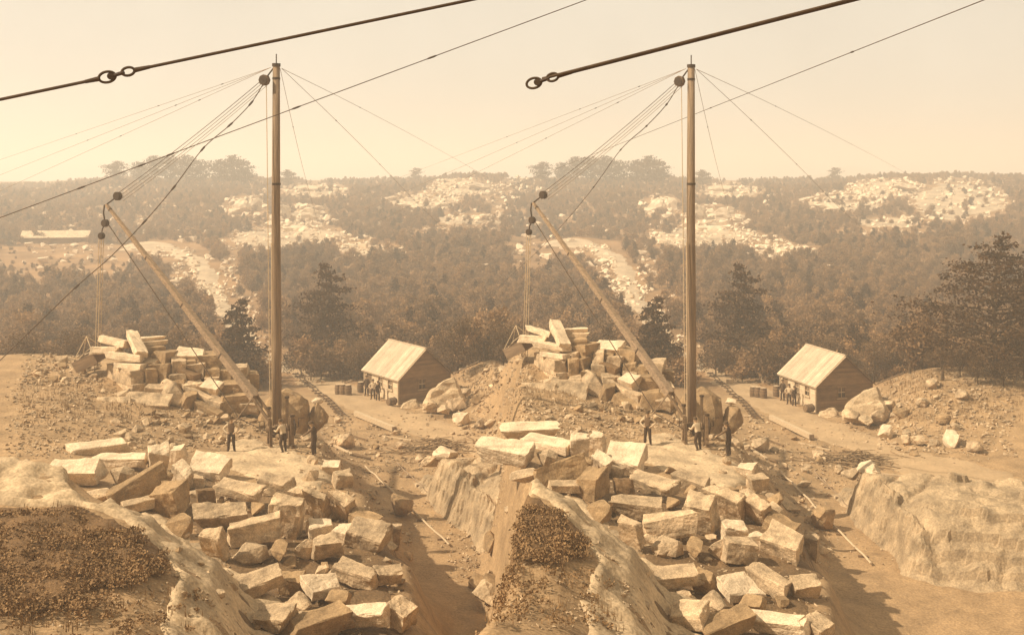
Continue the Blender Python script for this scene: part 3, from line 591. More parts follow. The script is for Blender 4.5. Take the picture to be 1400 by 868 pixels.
# ------------------------------------------------------------------ the hill beyond: rock outcrops and scree
# ellipses in the picture of one half: u, v, half width, half height, count, size px
SCREE = [(338, 285, 30, 16, 60, 9), (408, 300, 42, 18, 90, 10), (395, 322, 80, 16, 260, 6), (360, 332, 60, 10, 160, 5), (430, 262, 46, 10, 110, 6), (580, 276, 52, 13, 150, 7), (630, 258, 50, 12, 200, 6), (640, 302, 45, 8, 60, 6), (625, 315, 60, 3.5, 70, 4.5), (500, 342, 44, 10, 150, 6), (470, 330, 40, 8, 80, 6), (262, 372, 18, 26, 120, 7), (290, 405, 22, 26, 120, 7), (320, 372, 16, 30, 90, 6), (345, 420, 20, 22, 90, 6), (240, 342, 40, 7, 60, 5), (110, 335, 60, 6, 40, 4), (720, 275, 60, 30, 220, 6), (350, 470, 26, 16, 50, 6), (210, 300, 10, 3, 8, 4)]
def far_rocks(side):
    for k in (1, 2, 4, 5, 6, 9, 7, 17):
        u, v, a, b = SCREE[k][:4]
        if side == 'left' and u > 690: continue
        patch('bare_slope', [(u + a * .9 * math.cos(t / 14 * 6.283), v + b * .8 * math.sin(t / 14 * 6.283)) for t in range(14)], M['bareslope'], 3.0, .25, 3.0, 4.0, .05, side, relief=.5, kind='structure')
    mb = MB(); rg = random.Random(21 if side == 'left' else 22); shp = []
    for i in range(8):
        m0 = rock_mesh('tmp', 340 + i, M['farrock'], (1.2, .9, .7), n=11, boxy=.6); shp.append(([v.co.copy() for v in m0.vertices], [tuple(p.vertices) for p in m0.polygons])); bpy.data.meshes.remove(m0)
    for (u, v, a, b, n, s) in SCREE:
        for _ in range(n):
            t = rg.uniform(0, 6.283); q = math.sqrt(rg.random()); uu, vv = u + a * q * math.cos(t), v + b * q * math.sin(t)
            p = hit(uu, vv, 0, 90); sc = s * rg.uniform(.25, 1.0) ** 1.6 * 1.5 * p.y / F; vs, fs = rg.choice(shp); e = Euler((rg.uniform(-.4, .4), rg.uniform(-.4, .4), rg.uniform(0, 6.3))).to_matrix()
            mb.add([e @ (c * sc) + p + Vector((0, 0, sc * .2)) for c in vs], fs)
    for _ in range(420):      # single stones all over the slope
        uu = rg.uniform(-40, 800); d = rg.uniform(230, 580); p = Vector(((uu - U0) / F * d, d, hd(uu, d))); sc = rg.uniform(.8, 2.6); vs, fs = rg.choice(shp)
        mb.add([c * sc + p + Vector((0, 0, sc * .3)) for c in vs], fs)
    o = link('scree', mb.mesh('scree', M['farrock']), None, ROT[side]); tag(o, f'pale scree and stones scattered over the far hillside, {side} half', 'scree'); o['kind'] = 'stuff'
    OUT = [(330, 292, 26, 22, 'left bright cliff step on the hillside, left of the mast'), (351, 287, 18, 18, 'narrow bright cliff step just left of the mast'), (388, 300, 22, 22, 'bright cliff step just right of the mast'), (424, 303, 34, 22, 'largest white quarried face on the hillside right of the mast'), (455, 306, 22, 9, 'low white rock right of the largest quarried face'), (405, 316, 34, 10, 'low white shelf under the quarried faces'), (556, 286, 46, 12, 'long white rounded outcrop on the right of the hillside'), (600, 284, 26, 8, 'short white outcrop right of the long rounded one'), (530, 275, 22, 8, 'small grey outcrop left of the long rounded one'), (665, 303, 34, 10, 'low white outcrop at the right end of the hillside'), (420, 262, 40, 9, 'grey bare knoll high on the hillside right of the mast'), (655, 262, 30, 12, 'pale outcrop just under the skyline at the right'), (520, 350, 40, 8, 'sloping bare slab low on the hillside'), (470, 338, 30, 8, 'bare slab left of the sloping one low on the hillside')]
    for i, (u, v, wpx, hpx, lab) in enumerate(OUT):
        p = hit(u, v, 0, 120); k = p.y / F; me = boulder_mesh('rock_outcrop', 60 + i, M['farrock'], (wpx * k * 1.15, wpx * k * .8, hpx * k * 1.25), rough=.2, sub=4, n=13)
        tag(link('rock_outcrop', me, None, place(side, p + Vector((0, wpx * k * .2, hpx * k * .30)))), f'{lab}, {side} half', 'rock', 'rock outcrops on the far hillside')

# ------------------------------------------------------------------ trees
def leaf_cloud(cent, size, rg, flat=.0):
    n = len(cent); nr = rg.normal(size=(n, 3)); nr[:, 2] += flat; nr /= np.linalg.norm(nr, axis=1)[:, None]
    a = rg.normal(size=(n, 3)); t = np.cross(nr, a); t /= np.linalg.norm(t, axis=1)[:, None]; b = np.cross(nr, t)
    s = (size * rg.uniform(.55, 1.2, n))[:, None]; r = rg.uniform(.45, .8, n)[:, None]
    q = np.stack([cent - t * s * .5, cent - b * s * r * .5, cent + t * s * .5, cent + b * s * r * .5], 1).reshape(-1, 3)
    return q
def leaf_mesh(name, cent, size, rg, m, flat=0.):
    q = leaf_cloud(np.asarray(cent), size, rg, flat); n = len(q) // 4
    me = bpy.data.meshes.new(name); me.from_pydata(q.tolist(), [], [(4 * i, 4 * i + 1, 4 * i + 2, 4 * i + 3) for i in range(n)]); me.materials.append(m); me.update(); return me
def pine_meshes(seed, hgt, rad, nleaf, shape='cone', lsize=.42):
    rg = np.random.default_rng(seed); pr = random.Random(seed); tr = MB(); cent = []
    bend = [Vector((pr.uniform(-.12, .12) * k, pr.uniform(-.12, .12) * k, hgt * k / 5)) for k in range(6)]
    tr.tube(bend, [hgt * (.022 if hgt < 12 else .013) * (1 - k / 5.4) + .015 for k in range(6)], 7)
    lim = []
    nl = int(26 + hgt * 2)
    for i in range(nl):
        f = (i + pr.random()) / nl
        if shape == 'cone': z = hgt * (.12 + .86 * f); L = rad * (1 - f) ** .75 * pr.uniform(.6, 1.15) + .15
        else: z = hgt * (.2 + .76 * f); L = rad * math.sin(math.pi * min(1, .22 + .74 * f)) ** .6 * pr.uniform(.6, 1.2)
        a = i * 2.4 + pr.uniform(-.5, .5); dz = L * pr.uniform(-.05, .3) if shape == 'cone' else L * pr.uniform(.1, .5)
        k = z / hgt * 5; b0 = bend[int(min(k, 4))].lerp(bend[int(min(k, 4)) + 1], min(k, 5) - int(min(k, 4)))
        e = b0 + Vector((math.cos(a) * L, math.sin(a) * L, dz)); tr.tube([b0, b0.lerp(e, .5) + Vector((0, 0, L * .05)), e], [.05 * L ** .5, .03 * L ** .5, .012], 4, cap=False)
        lim.append((b0, e, L))
    tot = sum(l[2] for l in lim)
    for b0, e, L in lim:
        for _ in range(int(nleaf * L / tot)):
            t = pr.uniform(.25, 1.06); p = b0.lerp(e, t); sp = L * .17 * (1.15 - .5 * t) + .12
            cent.append((p.x + pr.gauss(0, sp), p.y + pr.gauss(0, sp), p.z + pr.gauss(0, sp * .45)))
    return tr.mesh('trunk', M['bark'], True), leaf_mesh('crown', cent, lsize, rg, M['pine'], .6)
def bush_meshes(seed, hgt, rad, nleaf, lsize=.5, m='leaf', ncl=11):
    rg = np.random.default_rng(seed); pr = random.Random(seed); tr = MB(); cent = []; cl = []
    tr.tube([(0, 0, -.4), (.05, .03, hgt * .35), (.1, -.05, hgt * .7)], [.11, .08, .03], 6)
    for i in range(ncl):
        a = pr.uniform(0, 6.28); q = math.sqrt(pr.random()) * .72; z = pr.uniform(.34, .93); rr = rad * (.30 + .2 * pr.random()); k = math.sqrt(max(.05, 1 - ((z - .5) / .55) ** 2))
        c = Vector((math.cos(a) * rad * q * k, math.sin(a) * rad * q * k, hgt * z)); cl.append((c, rr))
        tr.tube([(0.05, 0, hgt * .25), c * .6 + Vector((0, 0, hgt * .12)), c], [.05, .035, .012], 4, cap=False)
    for c, rr in cl:
        for _ in range(nleaf // ncl):
            d = Vector((pr.gauss(0, 1), pr.gauss(0, 1), pr.gauss(0, .8))).normalized() * rr * pr.uniform(.55, 1.08); cent.append(tuple(c + d))
    return tr.mesh('trunk', M['bark'], True), leaf_mesh('crown', cent, lsize, rg, M[m], .3)
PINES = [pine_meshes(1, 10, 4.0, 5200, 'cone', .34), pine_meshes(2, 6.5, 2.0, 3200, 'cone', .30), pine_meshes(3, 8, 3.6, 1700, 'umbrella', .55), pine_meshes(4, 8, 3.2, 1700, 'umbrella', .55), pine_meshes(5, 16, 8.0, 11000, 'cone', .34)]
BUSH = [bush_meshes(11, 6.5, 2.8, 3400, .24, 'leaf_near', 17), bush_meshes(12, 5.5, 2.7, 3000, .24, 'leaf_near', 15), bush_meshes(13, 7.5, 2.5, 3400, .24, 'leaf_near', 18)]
def tree(name, label, cat, side, p, meshes, sc=1.0, sz=None, yaw=0, group=None):
    t = thing(name, label, cat, ROT[side] @ Matrix.Translation(p) @ Matrix.Rotation(yaw, 4, 'Z') @ Matrix.Diagonal((sc, sc, sz or sc, 1)), group)
    for nm, me in zip(('trunk', 'crown'), meshes): link(nm, me, t)
    return t
SINGLE = [(442, 122, 0, 1.2, 'large dark pine standing right of the mast above the road'), (328, 108, 1, 1.35, 'small narrow dark pine standing left of the mast on the path')]
SKYL = [(176, 505, 2, .95, 'first skyline pine from the left on the far hilltop'), (203, 520, 3, .95, 'second skyline pine from the left on the far hilltop'), (222, 510, 2, 1.15, 'third skyline pine from the left on the far hilltop'), (243, 515, 3, 1.2, 'fourth skyline pine from the left on the far hilltop'), (263, 505, 2, 1.25, 'fifth skyline pine from the left on the far hilltop'), (281, 520, 3, 1.1, 'sixth skyline pine from the left on the far hilltop'), (305, 515, 3, 1.15, 'skyline pine at the left side of the broad hilltop clump'), (322, 505, 2, 1.35, 'tallest broad skyline pine left of the mast'), (337, 520, 3, 1.1, 'skyline pine at the right side of the broad hilltop clump'), (394, 520, 2, .8, 'lone skyline pine just right of the mast'), (450, 560, 3, .45, 'tiny lone tree on the skyline right of the mast'), (566, 590, 3, .7, 'small pale tree on the right skyline')]
EDGE = [(62, 99, 0, 1.0), (90, 104, 1, 1.1), (118, 100, 2, .95), (142, 108, 0, 1.05), (170, 103, 1, 1.15), (196, 110, 2, 1.0), (222, 104, 0, 1.1), (250, 108, 1, 1.2), (276, 103, 2, .9), (300, 112, 0, .95), (412, 116, 1, .9), (470, 117, 0, .85), (488, 112, 2, .8), (585, 112, 1, .9), (615, 110, 0, .9), (645, 112, 2, .85), (672, 109, 1, .9), (530, 115, 1, .85), (556, 118, 0, .9)]
WORD = ['nearest', 'second', 'third', 'fourth', 'fifth', 'sixth', 'seventh', 'eighth', 'ninth', 'tenth', 'eleventh', 'twelfth', 'thirteenth', 'fourteenth', 'fifteenth', 'sixteenth', 'seventeenth', 'eighteenth', 'nineteenth']
WORD[0] = 'first'
def woods(side):
    def at(u, d): return Vector(((u - U0) / F * d, d, hd(u, d) - .1))
    for u, d, k, s, lab in SINGLE: tree('pine_tree', f'{lab}, {side} half', 'tree', side, at(u, d), PINES[k], s, yaw=u)
    for u, d, k, s, lab in SKYL: tree('pine_tree', f'{lab}, {side} half', 'tree', side, at(u, d), PINES[k], s * 1.45, s * 1.4, yaw=u, group='pines on the skyline')
    for i, (u, d, k, s) in enumerate(sorted(EDGE)): u += 0 if side == 'left' else ((i * 37) % 13 - 6); tree('broadleaf_tree', f'{WORD[i]} tree from the left along the front edge of the wood, {side} half', 'tree', side, at(u, d), BUSH[k], s * .85, s * .72, yaw=u * 1.7, group='trees along the front edge of the wood')
    if side == 'right':
        tree('pine_tree', 'tall dark pine with spreading boughs at the far right on the bank', 'tree', side, at(765, 95), PINES[4], 1.0, .76, yaw=.4)
        for i, (u, d, k, sc) in enumerate([(700, 100, 1, .5), (722, 96, 0, .45), (744, 93, 2, .4), (775, 92, 1, .55), (800, 94, 0, .6), (830, 96, 2, .6)]): tree('bank_shrub', f'{WORD[i]} dark shrub from the left on top of the earth bank at the far right', 'shrub', side, at(u, d), BUSH[k], sc * 1.1, sc * .8, yaw=u, group='shrubs on the earth bank')
        tree('pine_tree', 'dark pine partly hidden at the far right edge of the wood', 'tree', side, at(815, 104), PINES[0], 1.0, yaw=1.4)

# the wood and scrub as one mass: points carrying tree instances
PROTO = bpy.data.collections.new('tree_kinds')
def proto():
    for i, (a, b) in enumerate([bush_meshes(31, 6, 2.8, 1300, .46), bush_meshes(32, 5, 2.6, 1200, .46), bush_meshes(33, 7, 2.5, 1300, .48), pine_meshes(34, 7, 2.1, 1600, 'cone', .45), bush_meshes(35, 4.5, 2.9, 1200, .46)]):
        bm = bmesh.new(); bm.from_mesh(a); n = len(bm.faces); bm.from_mesh(b); bm.faces.ensure_lookup_table()
        for f in bm.faces[n:]: f.material_index = 1
        me = bpy.data.meshes.new('tree_kind'); bm.to_mesh(me); bm.free(); me.materials.append(a.materials[0]); me.materials.append(b.materials[0])
        PROTO.objects.link(bpy.data.objects.new('tree_kind', me))
proto()
PATHC = [(190, 333), (245, 335), (270, 347), (290, 375), (303, 405), (318, 440), (345, 468), (375, 490), (400, 505)]
def seg_dist(u, v):
    b = 1e9
    for (x1, y1), (x2, y2) in zip(PATHC, PATHC[1:]):
        dx, dy = x2 - x1, y2 - y1; t = max(0, min(1, ((u - x1) * dx + (v - y1) * dy) / (dx * dx + dy * dy))); b = min(b, math.hypot(u - x1 - t * dx, (v - y1 - t * dy)))
    return b
def wood_points(side):
    rg = random.Random(77 if side == 'left' else 78); pts = []; sc = []; idx = []; rot = []
    umin, umax = (-140, 694) if side == 'left' else (124, 960)
    d = 106.0
    while d < 640:
        stp = 2.0 + d * .0036
        wpx = stp / d * F; u = umin + rg.random() * wpx
        while u < umax:
            uu = u + rg.uniform(-.5, .5) * wpx; dd = d + rg.uniform(-.5, .5) * stp; u += wpx
            z = hd(uu, dd); v = V0 + (HC - z) / dd * F
            # trees stand up from v; test a little above the foot
            q = 12 + 1100 / dd
            if dd < 300 and (seg_dist(uu, v) < q + 3 or seg_dist(uu, v - 9) < q): continue
            if dd < 122 and 380 < uu < 640 and dd < 112: continue
            skip = False
            for (eu, ev, a, b, n, s) in SCREE:
                if ((uu - eu) / (a + 2)) ** 2 + ((v - 1 - ev) / (b + 3)) ** 2 < 1 and rg.random() < .92: skip = True; break
            if skip: continue
            s = float(np.interp(dd, [105, 160, 220, 320, 450, 640], [.60, .52, .46, .44, .40, .36])) * rg.uniform(.65, 1.3)
            if 30 < uu < 190 and 330 < v < 380: 
                if rg.random() < .6: continue
                s *= .45
            clump = mnoise.noise((uu * .02, dd * .02, 3)); s *= 1 + .35 * clump
            k = rg.choices(range(5), (4, 4, 3, 2.2 if clump > 0 else .6, 3))[0]
            pts.append((( uu - U0) / F * dd, dd, z - .3)); sc.append(s); idx.append(k); rot.append(rg.uniform(0, 6.28))
        d += stp * .8
    me = bpy.data.meshes.new('woodland'); me.from_pydata(pts, [], [])
    for nm, ty, da in (('sc', 'FLOAT', sc), ('kind_i', 'INT', idx), ('rot', 'FLOAT', rot)): me.attributes.new(nm, ty, 'POINT').data.foreach_set('value', da)
    o = link('woodland', me, None, ROT[side]); tag(o, f'scrubby wood covering the valley and hillside beyond the road, {side} half', 'woodland'); o['kind'] = 'stuff'
    ng = bpy.data.node_groups.new('scatter_trees', 'GeometryNodeTree'); ng.interface.new_socket('Geometry', in_out='INPUT', socket_type='NodeSocketGeometry'); ng.interface.new_socket('Geometry', in_out='OUTPUT', socket_type='NodeSocketGeometry')
    N = ng.nodes; Lk = ng.links; gi = N.new('NodeGroupInput'); go = N.new('NodeGroupOutput'); ip = N.new('GeometryNodeInstanceOnPoints'); ci = N.new('GeometryNodeCollectionInfo')
    ci.inputs[0].default_value = PROTO; ci.inputs['Separate Children'].default_value = True; ci.inputs['Reset Children'].default_value = True
    def attr(nm, ty):
        a = N.new('GeometryNodeInputNamedAttribute'); a.data_type = ty; a.inputs[0].default_value = nm; return a.outputs[0]
    cx = N.new('ShaderNodeCombineXYZ'); Lk.new(attr('rot', 'FLOAT'), cx.inputs[2])
    Lk.new(gi.outputs[0], ip.inputs['Points']); Lk.new(ci.outputs[0], ip.inputs['Instance']); ip.inputs['Pick Instance'].default_value = True
    Lk.new(attr('kind_i', 'INT'), ip.inputs['Instance Index']); Lk.new(attr('sc', 'FLOAT'), ip.inputs['Scale']); Lk.new(cx.outputs[0], ip.inputs['Rotation'])
    Lk.new(ip.outputs[0], go.inputs[0]); md = o.modifiers.new('trees', 'NODES'); md.node_group = ng
    return len(pts)

# grass on the mound and weeds on the yard
def heath(side):
    rg = np.random.default_rng(4); pr = random.Random(4); cent = []
    for u0, u1, v0, v1, n in [(-40, 140, 676, 810, 620), (140, 205, 706, 780, 260), (190, 236, 738, 770, 90), (-40, 280, 790, 868, 90)]:
        for _ in range(n):
            p = hit(pr.uniform(u0, u1), pr.uniform(v0, v1))
            if not ok(side, p): continue
            z = hs(side, p.x, p.y) + .12; r = pr.uniform(.08, .30)
            for _k in range(int(16 + 90 * r)):
                d = Vector((pr.gauss(0, 1), pr.gauss(0, 1), abs(pr.gauss(0, .7)))).normalized() * r * pr.uniform(.5, 1); cent.append((p.x + d.x, p.y + d.y, z + d.z * .6))
    o = link('heath', leaf_mesh('heath', cent, .085, rg, M['grass'], .3), None, ROT[side]); tag(o, f'low heath cushions covering the near mound, {side} half', 'heath'); o['kind'] = 'stuff'
def ok(side, p):
    wp = math.atan2(p.x, p.y) - TH[side] - SEAM + R(3.0) * max(0, min(1, (30 - p.y) / 6))
    return wp > R(.5) if side == 'right' else wp < -R(.3)
def tufts(side):
    for nm, m, n, regs, lab in (('grass', 'grass', 120, [(-40, 140, 672, 868, 1), (140, 215, 700, 868, .3), (215, 300, 790, 868, .1)], 'dark rough grass on the near mound'), ('weeds', 'weed', 1500, [(60, 330, 505, 560, .6), (440, 700, 488, 520, .5), (630, 800, 490, 560, 1.2)], 'dry weeds growing on the yard and the bank')):
        rg = random.Random(9); vs = []; fs = []
        tot = sum(r[4] for r in regs)
        for u0, u1, v0, v1, wgt in regs:
            for _ in range(int(n * wgt / tot)):
                p = hit(rg.uniform(u0, u1), rg.uniform(v0, v1)); hh = rg.uniform(.03, .10) if nm == 'grass' else rg.uniform(.06, .2)
                if not ok(side, p): continue
                p.z = hs(side, p.x, p.y) + (.14 if nm == 'grass' else 0)
                for _b in range(4):
                    a = rg.uniform(0, 6.28); w_ = .012 if nm == 'grass' else .016; l = rg.uniform(.3, 1) * hh; o = Vector((rg.gauss(0, .09), rg.gauss(0, .09), .05))
                    i = len(vs); b = p + o; vs += [tuple(b + Vector((w_, 0, -.1))), tuple(b - Vector((w_, 0, .1))), tuple(b + Vector((math.cos(a) * l * .6, math.sin(a) * l * .6, l + .1)))]; fs.append((i, i + 1, i + 2))
        mb = MB(); mb.v = vs; mb.f = fs; o = link(nm, mb.mesh(nm, M[m]), None, ROT[side]); tag(o, f'{lab}, {side} half', nm); o['kind'] = 'stuff'

# ------------------------------------------------------------------ derrick
MX, MD = px(379, 240, 61.5).x, 61.5
def derrick(side):
    base = Vector((MX, MD, h(MX, MD) - .1)); t = thing('derrick', f'tall timber derrick with raking boom and tackle, {side} half', 'derrick', ROT[side] @ Matrix.Translation(base))
    L = lambda p: Vector(p) - base
    top = px(379, 93, MD)
    mb = MB(); mb.tube([L((MX, MD, base.z - .2)), L((MX + .02, MD, 5)), L((MX - .02, MD, 12)), L(top)], [.275, .262, .235, .195], 16); mast = part(mb, 'mast', M['pole'], t, True)
    mb = MB(); mb.tube([L(top + Vector((0, 0, -.06))), L(top + Vector((0, 0, .1)))], .23, 16); mb.tube([L(top), L(top + Vector((0, 0, .62)))], .035, 6); part(mb, 'mast_cap', M['iron'], mast)
    for zz in (-.72, -6.5):
        mb = MB(); r = .215 if zz > -3 else .245; mb.tube([L(top + Vector((0, 0, zz - .06))), L(top + Vector((0, 0, zz + .06)))], r, 16); part(mb, 'iron_band', M['iron'], mast)
    mb = MB(); mb.tube([L((MX, MD, base.z - .1)), L((MX, MD, base.z + .5))], .36, 12); part(mb, 'mast_shoe', M['iron'], t)
    # boom
    b0, b1 = px(351, 536, 62.4), px(163, 278, 72.0); heel = px(376, 572, 61.4)
    mb = MB(); mid = b0.lerp(b1, .45) + Vector((0, 0, .05)); mb.beam(L(b0), L(mid), .42, .42, .31, .31); mb.beam(L(mid), L(b1), .31, .31, .16, .16)
    # boom texture runs along its own axis, so build it in its own frame
    bo = part(mb, 'boom', M['boom'], t)
    for k in (-1, 1):
        off = Vector((.13 * k, .1 * k, .05)); mb = MB(); mb.beam(L(b0.lerp(b1, .03) + off), L(heel + off * 1.2), .09, .16); part(mb, 'boom_strap', M['oldwood'], bo)
    for f in (.2, .45, .7, .97):
        c = b0.lerp(b1, f); dr = (b1 - b0).normalized(); wd = .44 - .26 * f; mb = MB(); mb.beam(L(c - dr * .05), L(c + dr * .05), wd, wd); part(mb, 'iron_band', M['iron'], bo)
    # blocks
    def block(c, r, axis, nm, n=14):
        mb = MB(); mb.disc(L(c), axis, r, r * .9, n); o = part(mb, nm, M['oldwood'] if 'mast' in nm else M['iron'], t)
        a = Vector(axis).normalized()
        for k in (-1, 1):
            mb = MB(); mb.disc(L(c) + a * (r * .5 * k), axis, r * .8, .05, 12); part(mb, 'cheek', M['iron'], o)
        mb = MB(); mb.disc(L(c), axis, r * .25, r * 1.25, 8); part(mb, 'pin', M['iron'], o); return o
    mhb, bhb, hb1, hb2 = px(363.5, 113, 61.5), px(177, 267, 71.6), px(161.5, 302, 72.0), px(157, 318.5, 72.1)
    ax = (0.5, .85, 0)
    block(mhb, .30, ax, 'mast_head_block', 8); block(bhb, .27, ax, 'boom_head_block'); block(hb1, .24, ax, 'hoist_block'); block(hb2, .21, ax, 'lower_hoist_block')
    def rope(nm, pts, r, m='rope', sag=0.0, n=12):
        P = [Vector(p) for p in pts]
        if len(P) == 2: P = [P[0].lerp(P[1], i / n) - Vector((0, 0, sag * 4 * (i / n) * (1 - i / n))) for i in range(n + 1)]
        mb = MB(); mb.tube([L(p) for p in P], r, 5); return part(mb, nm, M[m], t)
    rope('chain', [top + Vector((-.15, 0, -.15)), mhb], .045, 'iron'); rope('chain', [b1, bhb], .05, 'iron')
    rope('chain', [b1 + Vector((-.1, 0, 0)), px(159.5, 288, 72), hb1], .05, 'iron'); rope('chain', [hb1, px(158, 310, 72), hb2], .04, 'iron')
    for k, (du, dv, r) in enumerate([(-3, -1, .018), (0, 2, .014), (3, 5, .014), (5, 8, .012)]):
        rope('topping_lift_rope', [px(363.5 + du * .8, 113 + dv * .8, 61.5), px(178 + du * 1.1, 266 + dv * .9, 71.6)], r, 'greyrope' if k else 'rope', .15)
    zlow = h(px(152, 490, 72).x, 72)
    for u0, u1, r in ((154, 148.5, .022), (157, 151.5, .03), (159.5, 155, .022)): rope('hoist_rope', [px(u0, 320, 72.1), px(u1, 492, 72.1)], r, 'palerope')
    rope('fall_rope', [px(165, 303, 72), px(331, 563, 62.6), px(380, 588, 60.9)], .03, 'rope')
    rope('fall_rope', [px(352, 531, 62.4), px(326, 566, 62.2)], .035, 'greyrope')
    rope('mast_rope', [px(366, 120, 61.4), px(371, 560, 61.0)], .022, 'palerope'); rope('mast_rope', [px(372.8, 330, 61.2), px(373.6, 575, 61.0)], .03, 'palerope')

def plan_pt(u, v, A, B):      # point on the vertical plane through A and B that lies in direction u, v
    k = (u - U0) / F; dx, dy = B.x - A.x, B.y - A.y; t = (k * A.y - A.x) / (dx - k * dy); y = A.y + t * dy
    return Vector((k * y, y, HC - (v - V0) / F * y))
def wire(side, name, label, pts, A, B, r, m, clamps=(), cat='cable', group=None, cr=2.2, smooth=True):
    P = [plan_pt(u, v, A, B) for u, v in pts]
    if smooth and len(P) > 2:     # rounded curve through the points
        Q = []
        for i in range(len(P) - 1):
            p0, p1, p2, p3 = P[max(i - 1, 0)], P[i], P[i + 1], P[min(i + 2, len(P) - 1)]
            for k in range(6):
                s = k / 6; Q.append(.5 * ((2 * p1) + (p2 - p0) * s + (2 * p0 - 5 * p1 + 4 * p2 - p3) * s * s + (3 * p1 - p0 - 3 * p2 + p3) * s ** 3))
        P = Q + [P[-1]]
    t = thing(name, label, cat, ROT[side] @ Matrix.Translation(P[0]), group); mb = MB(); mb.tube([p - P[0] for p in P], r, 6); part(mb, 'strand', M[m], t)
    for (u, v) in clamps:
        c = plan_pt(u, v, A, B); i = min(range(len(P)), key=lambda k: (P[k] - c).length); j = min(i + 1, len(P) - 1); i = j - 1; d = (P[j] - P[i]).normalized()
        c = P[i] + d * (c - P[i]).dot(d); mb = MB(); mb.tube([c - d * .22 - P[0], c - d * .1 - P[0], c + d * .1 - P[0], c + d * .22 - P[0]], [r * 1.1, r * cr, r * cr, r * 1.1], 6); part(mb, 'clamp', M['iron'], t)
    return t
def rigging(side):
    Mh = px(378, 95, 61.5)
    # guys from the mast head
    for k, (v1, lab, cl) in enumerate([(205, 'uppermost', ((309, 119), (228, 151), (126, 189))), (222, 'middle', ((250, 153), (140, 199))), (240, 'lowest', ((280, 142), (181, 193)))]):
        s = (v1 - 96) / (75 - 372.0); uE = -190; vE = 96 + s * (uE - 372); E = hit(uE, vE, 0, 120)
        wire(side, 'guy_wire', f'{lab} of three faint guy wires running left from the mast head, {side} half', [(372, 96), (uE, vE)], Mh, E, .011, 'greyrope', cl, smooth=False, group='guy wires of the derrick mast', cr=2.6)
    for lab, pts, cl in [('guy wire running far right from the mast head', [(386, 97), (490, 148), (587, 199), (660, 240), (712, 272)], ((490, 148), (587, 199), (640, 228))), ('guy wire slanting down right into the wood from the mast head', [(386, 97), (458, 166), (517, 225), (580, 290), (640, 344), (684, 376)], ((458, 166), (517, 225), (580, 287))), ('steep guy wire dropping just right of the mast', [(384, 97), (401, 175), (418, 246), (438, 320), (446, 352)], ((401, 175), (418, 246)))]:
        E = hit(*pts[-1], 0, 110); wire(side, 'guy_wire', f'{lab}, {side} half', pts, Mh, E, .014, 'greyrope', cl, group='guy wires of the derrick mast', cr=2.4)
    # knotted stay from the mast head block down left
    E = px(-40, 550, 62) if side == 'left' else hit(100, 411, 0, 110)
    pts = [(362, 118), (346, 144), (319, 173), (284, 205), (247, 256), (210, 301), (168, 346), (126, 384)] + ([(72, 438), (-40, 550)] if side == 'left' else [(100, 410)])
    wire(side, 'knotted_stay', f'sagging stay with knots crossing the boom, {side} half', pts, px(363, 116, 61.5), E, .026, 'rope', ((346, 144), (319, 173), (284, 205), (247, 256), (210, 301), (126, 384)), cr=2.3)
    # long straight stay crossing the whole view
    A, B = (px(-560, 525, 60), px(740, 18, 42)) if side == 'left' else (hit(66, 281, 0, 200), px(740, 18, 42))
    u0 = -560 if side == 'left' else 66
    f = lambda u: 278 - (u - 75) * .3901
    wire(side, 'long_stay', f'long straight stay rising across the mast to upper right, {side} half', [(u0, f(u0)), (300, f(300)), (900, f(900))], A, B, .019, 'rope', ((132, f(132)), (207, f(207)), (243, f(243)), (405, f(405)), (588, f(588))), smooth=False)
    # heavy near cable with two linked eyes
    fv = lambda u: 133 - (u - 75) * .2382
    e1, e2 = 166, 189; A, B = px(e1, fv(e1), 15), px(520, 27, 14.2)
    t = thing('near_cable', f'heavy dark cable with two linked eyes close overhead, {side} half', 'cable', ROT[side] @ Matrix.Translation(A))
    dr = (px(e2, fv(e2), 15) - A).normalized(); up = Vector((0, 0, 1)); n2 = (up - dr * up.dot(dr)).normalized()
    C1, C2 = px(164, fv(164) + .5, 15), px(190, fv(190) - 1, 14.97)
    far_end = px(900, fv(900), 13.2)
    mb = MB(); mb.tube([C2 + dr * .11 - A, far_end - A], .021, 8); part(mb, 'strand', M['rope'], t)
    mb = MB(); mb.tube([C2 + dr * .08 - A, C2 + dr * .28 - A], [.034, .024], 8); part(mb, 'splice', M['rope'], t)
    if side == 'left': other = px(-420, fv(-420), 16)
    else: other = px(900, fv(900) - 2, 13.0)
    d2 = (C1 - other).normalized() if side == 'left' else dr
    sg = -1 if side == 'left' else 1
    mb = MB(); mb.tube([C1 + dr * .13 * sg + n2 * (.03 if sg > 0 else 0) - A, other - A], .021, 8); part(mb, 'strand', M['rope'], t)
    if side == 'left': mb = MB(); mb.tube([C1 - dr * .28 - A, C1 - dr * .1 - A], [.024, .034], 8); part(mb, 'splice', M['rope'], t)
    for c, ra in ((C1, .105), (C2, .08)):
        mb = MB(); mb.ring(c - A, ra, .019, dr, n2, 24, 6, .66); part(mb, 'eye_loop', M['rope'], t)
    mb = MB(); mb.disc(C1 + dr * .05 - A, (0, 1, 0), .048, .06, 12); part(mb, 'thimble', M['iron'], t)
    mb = MB(); mb.tube([C1 + dr * .05 - A, C2 - dr * .05 - A], .026, 8); part(mb, 'shackle', M['iron'], t)

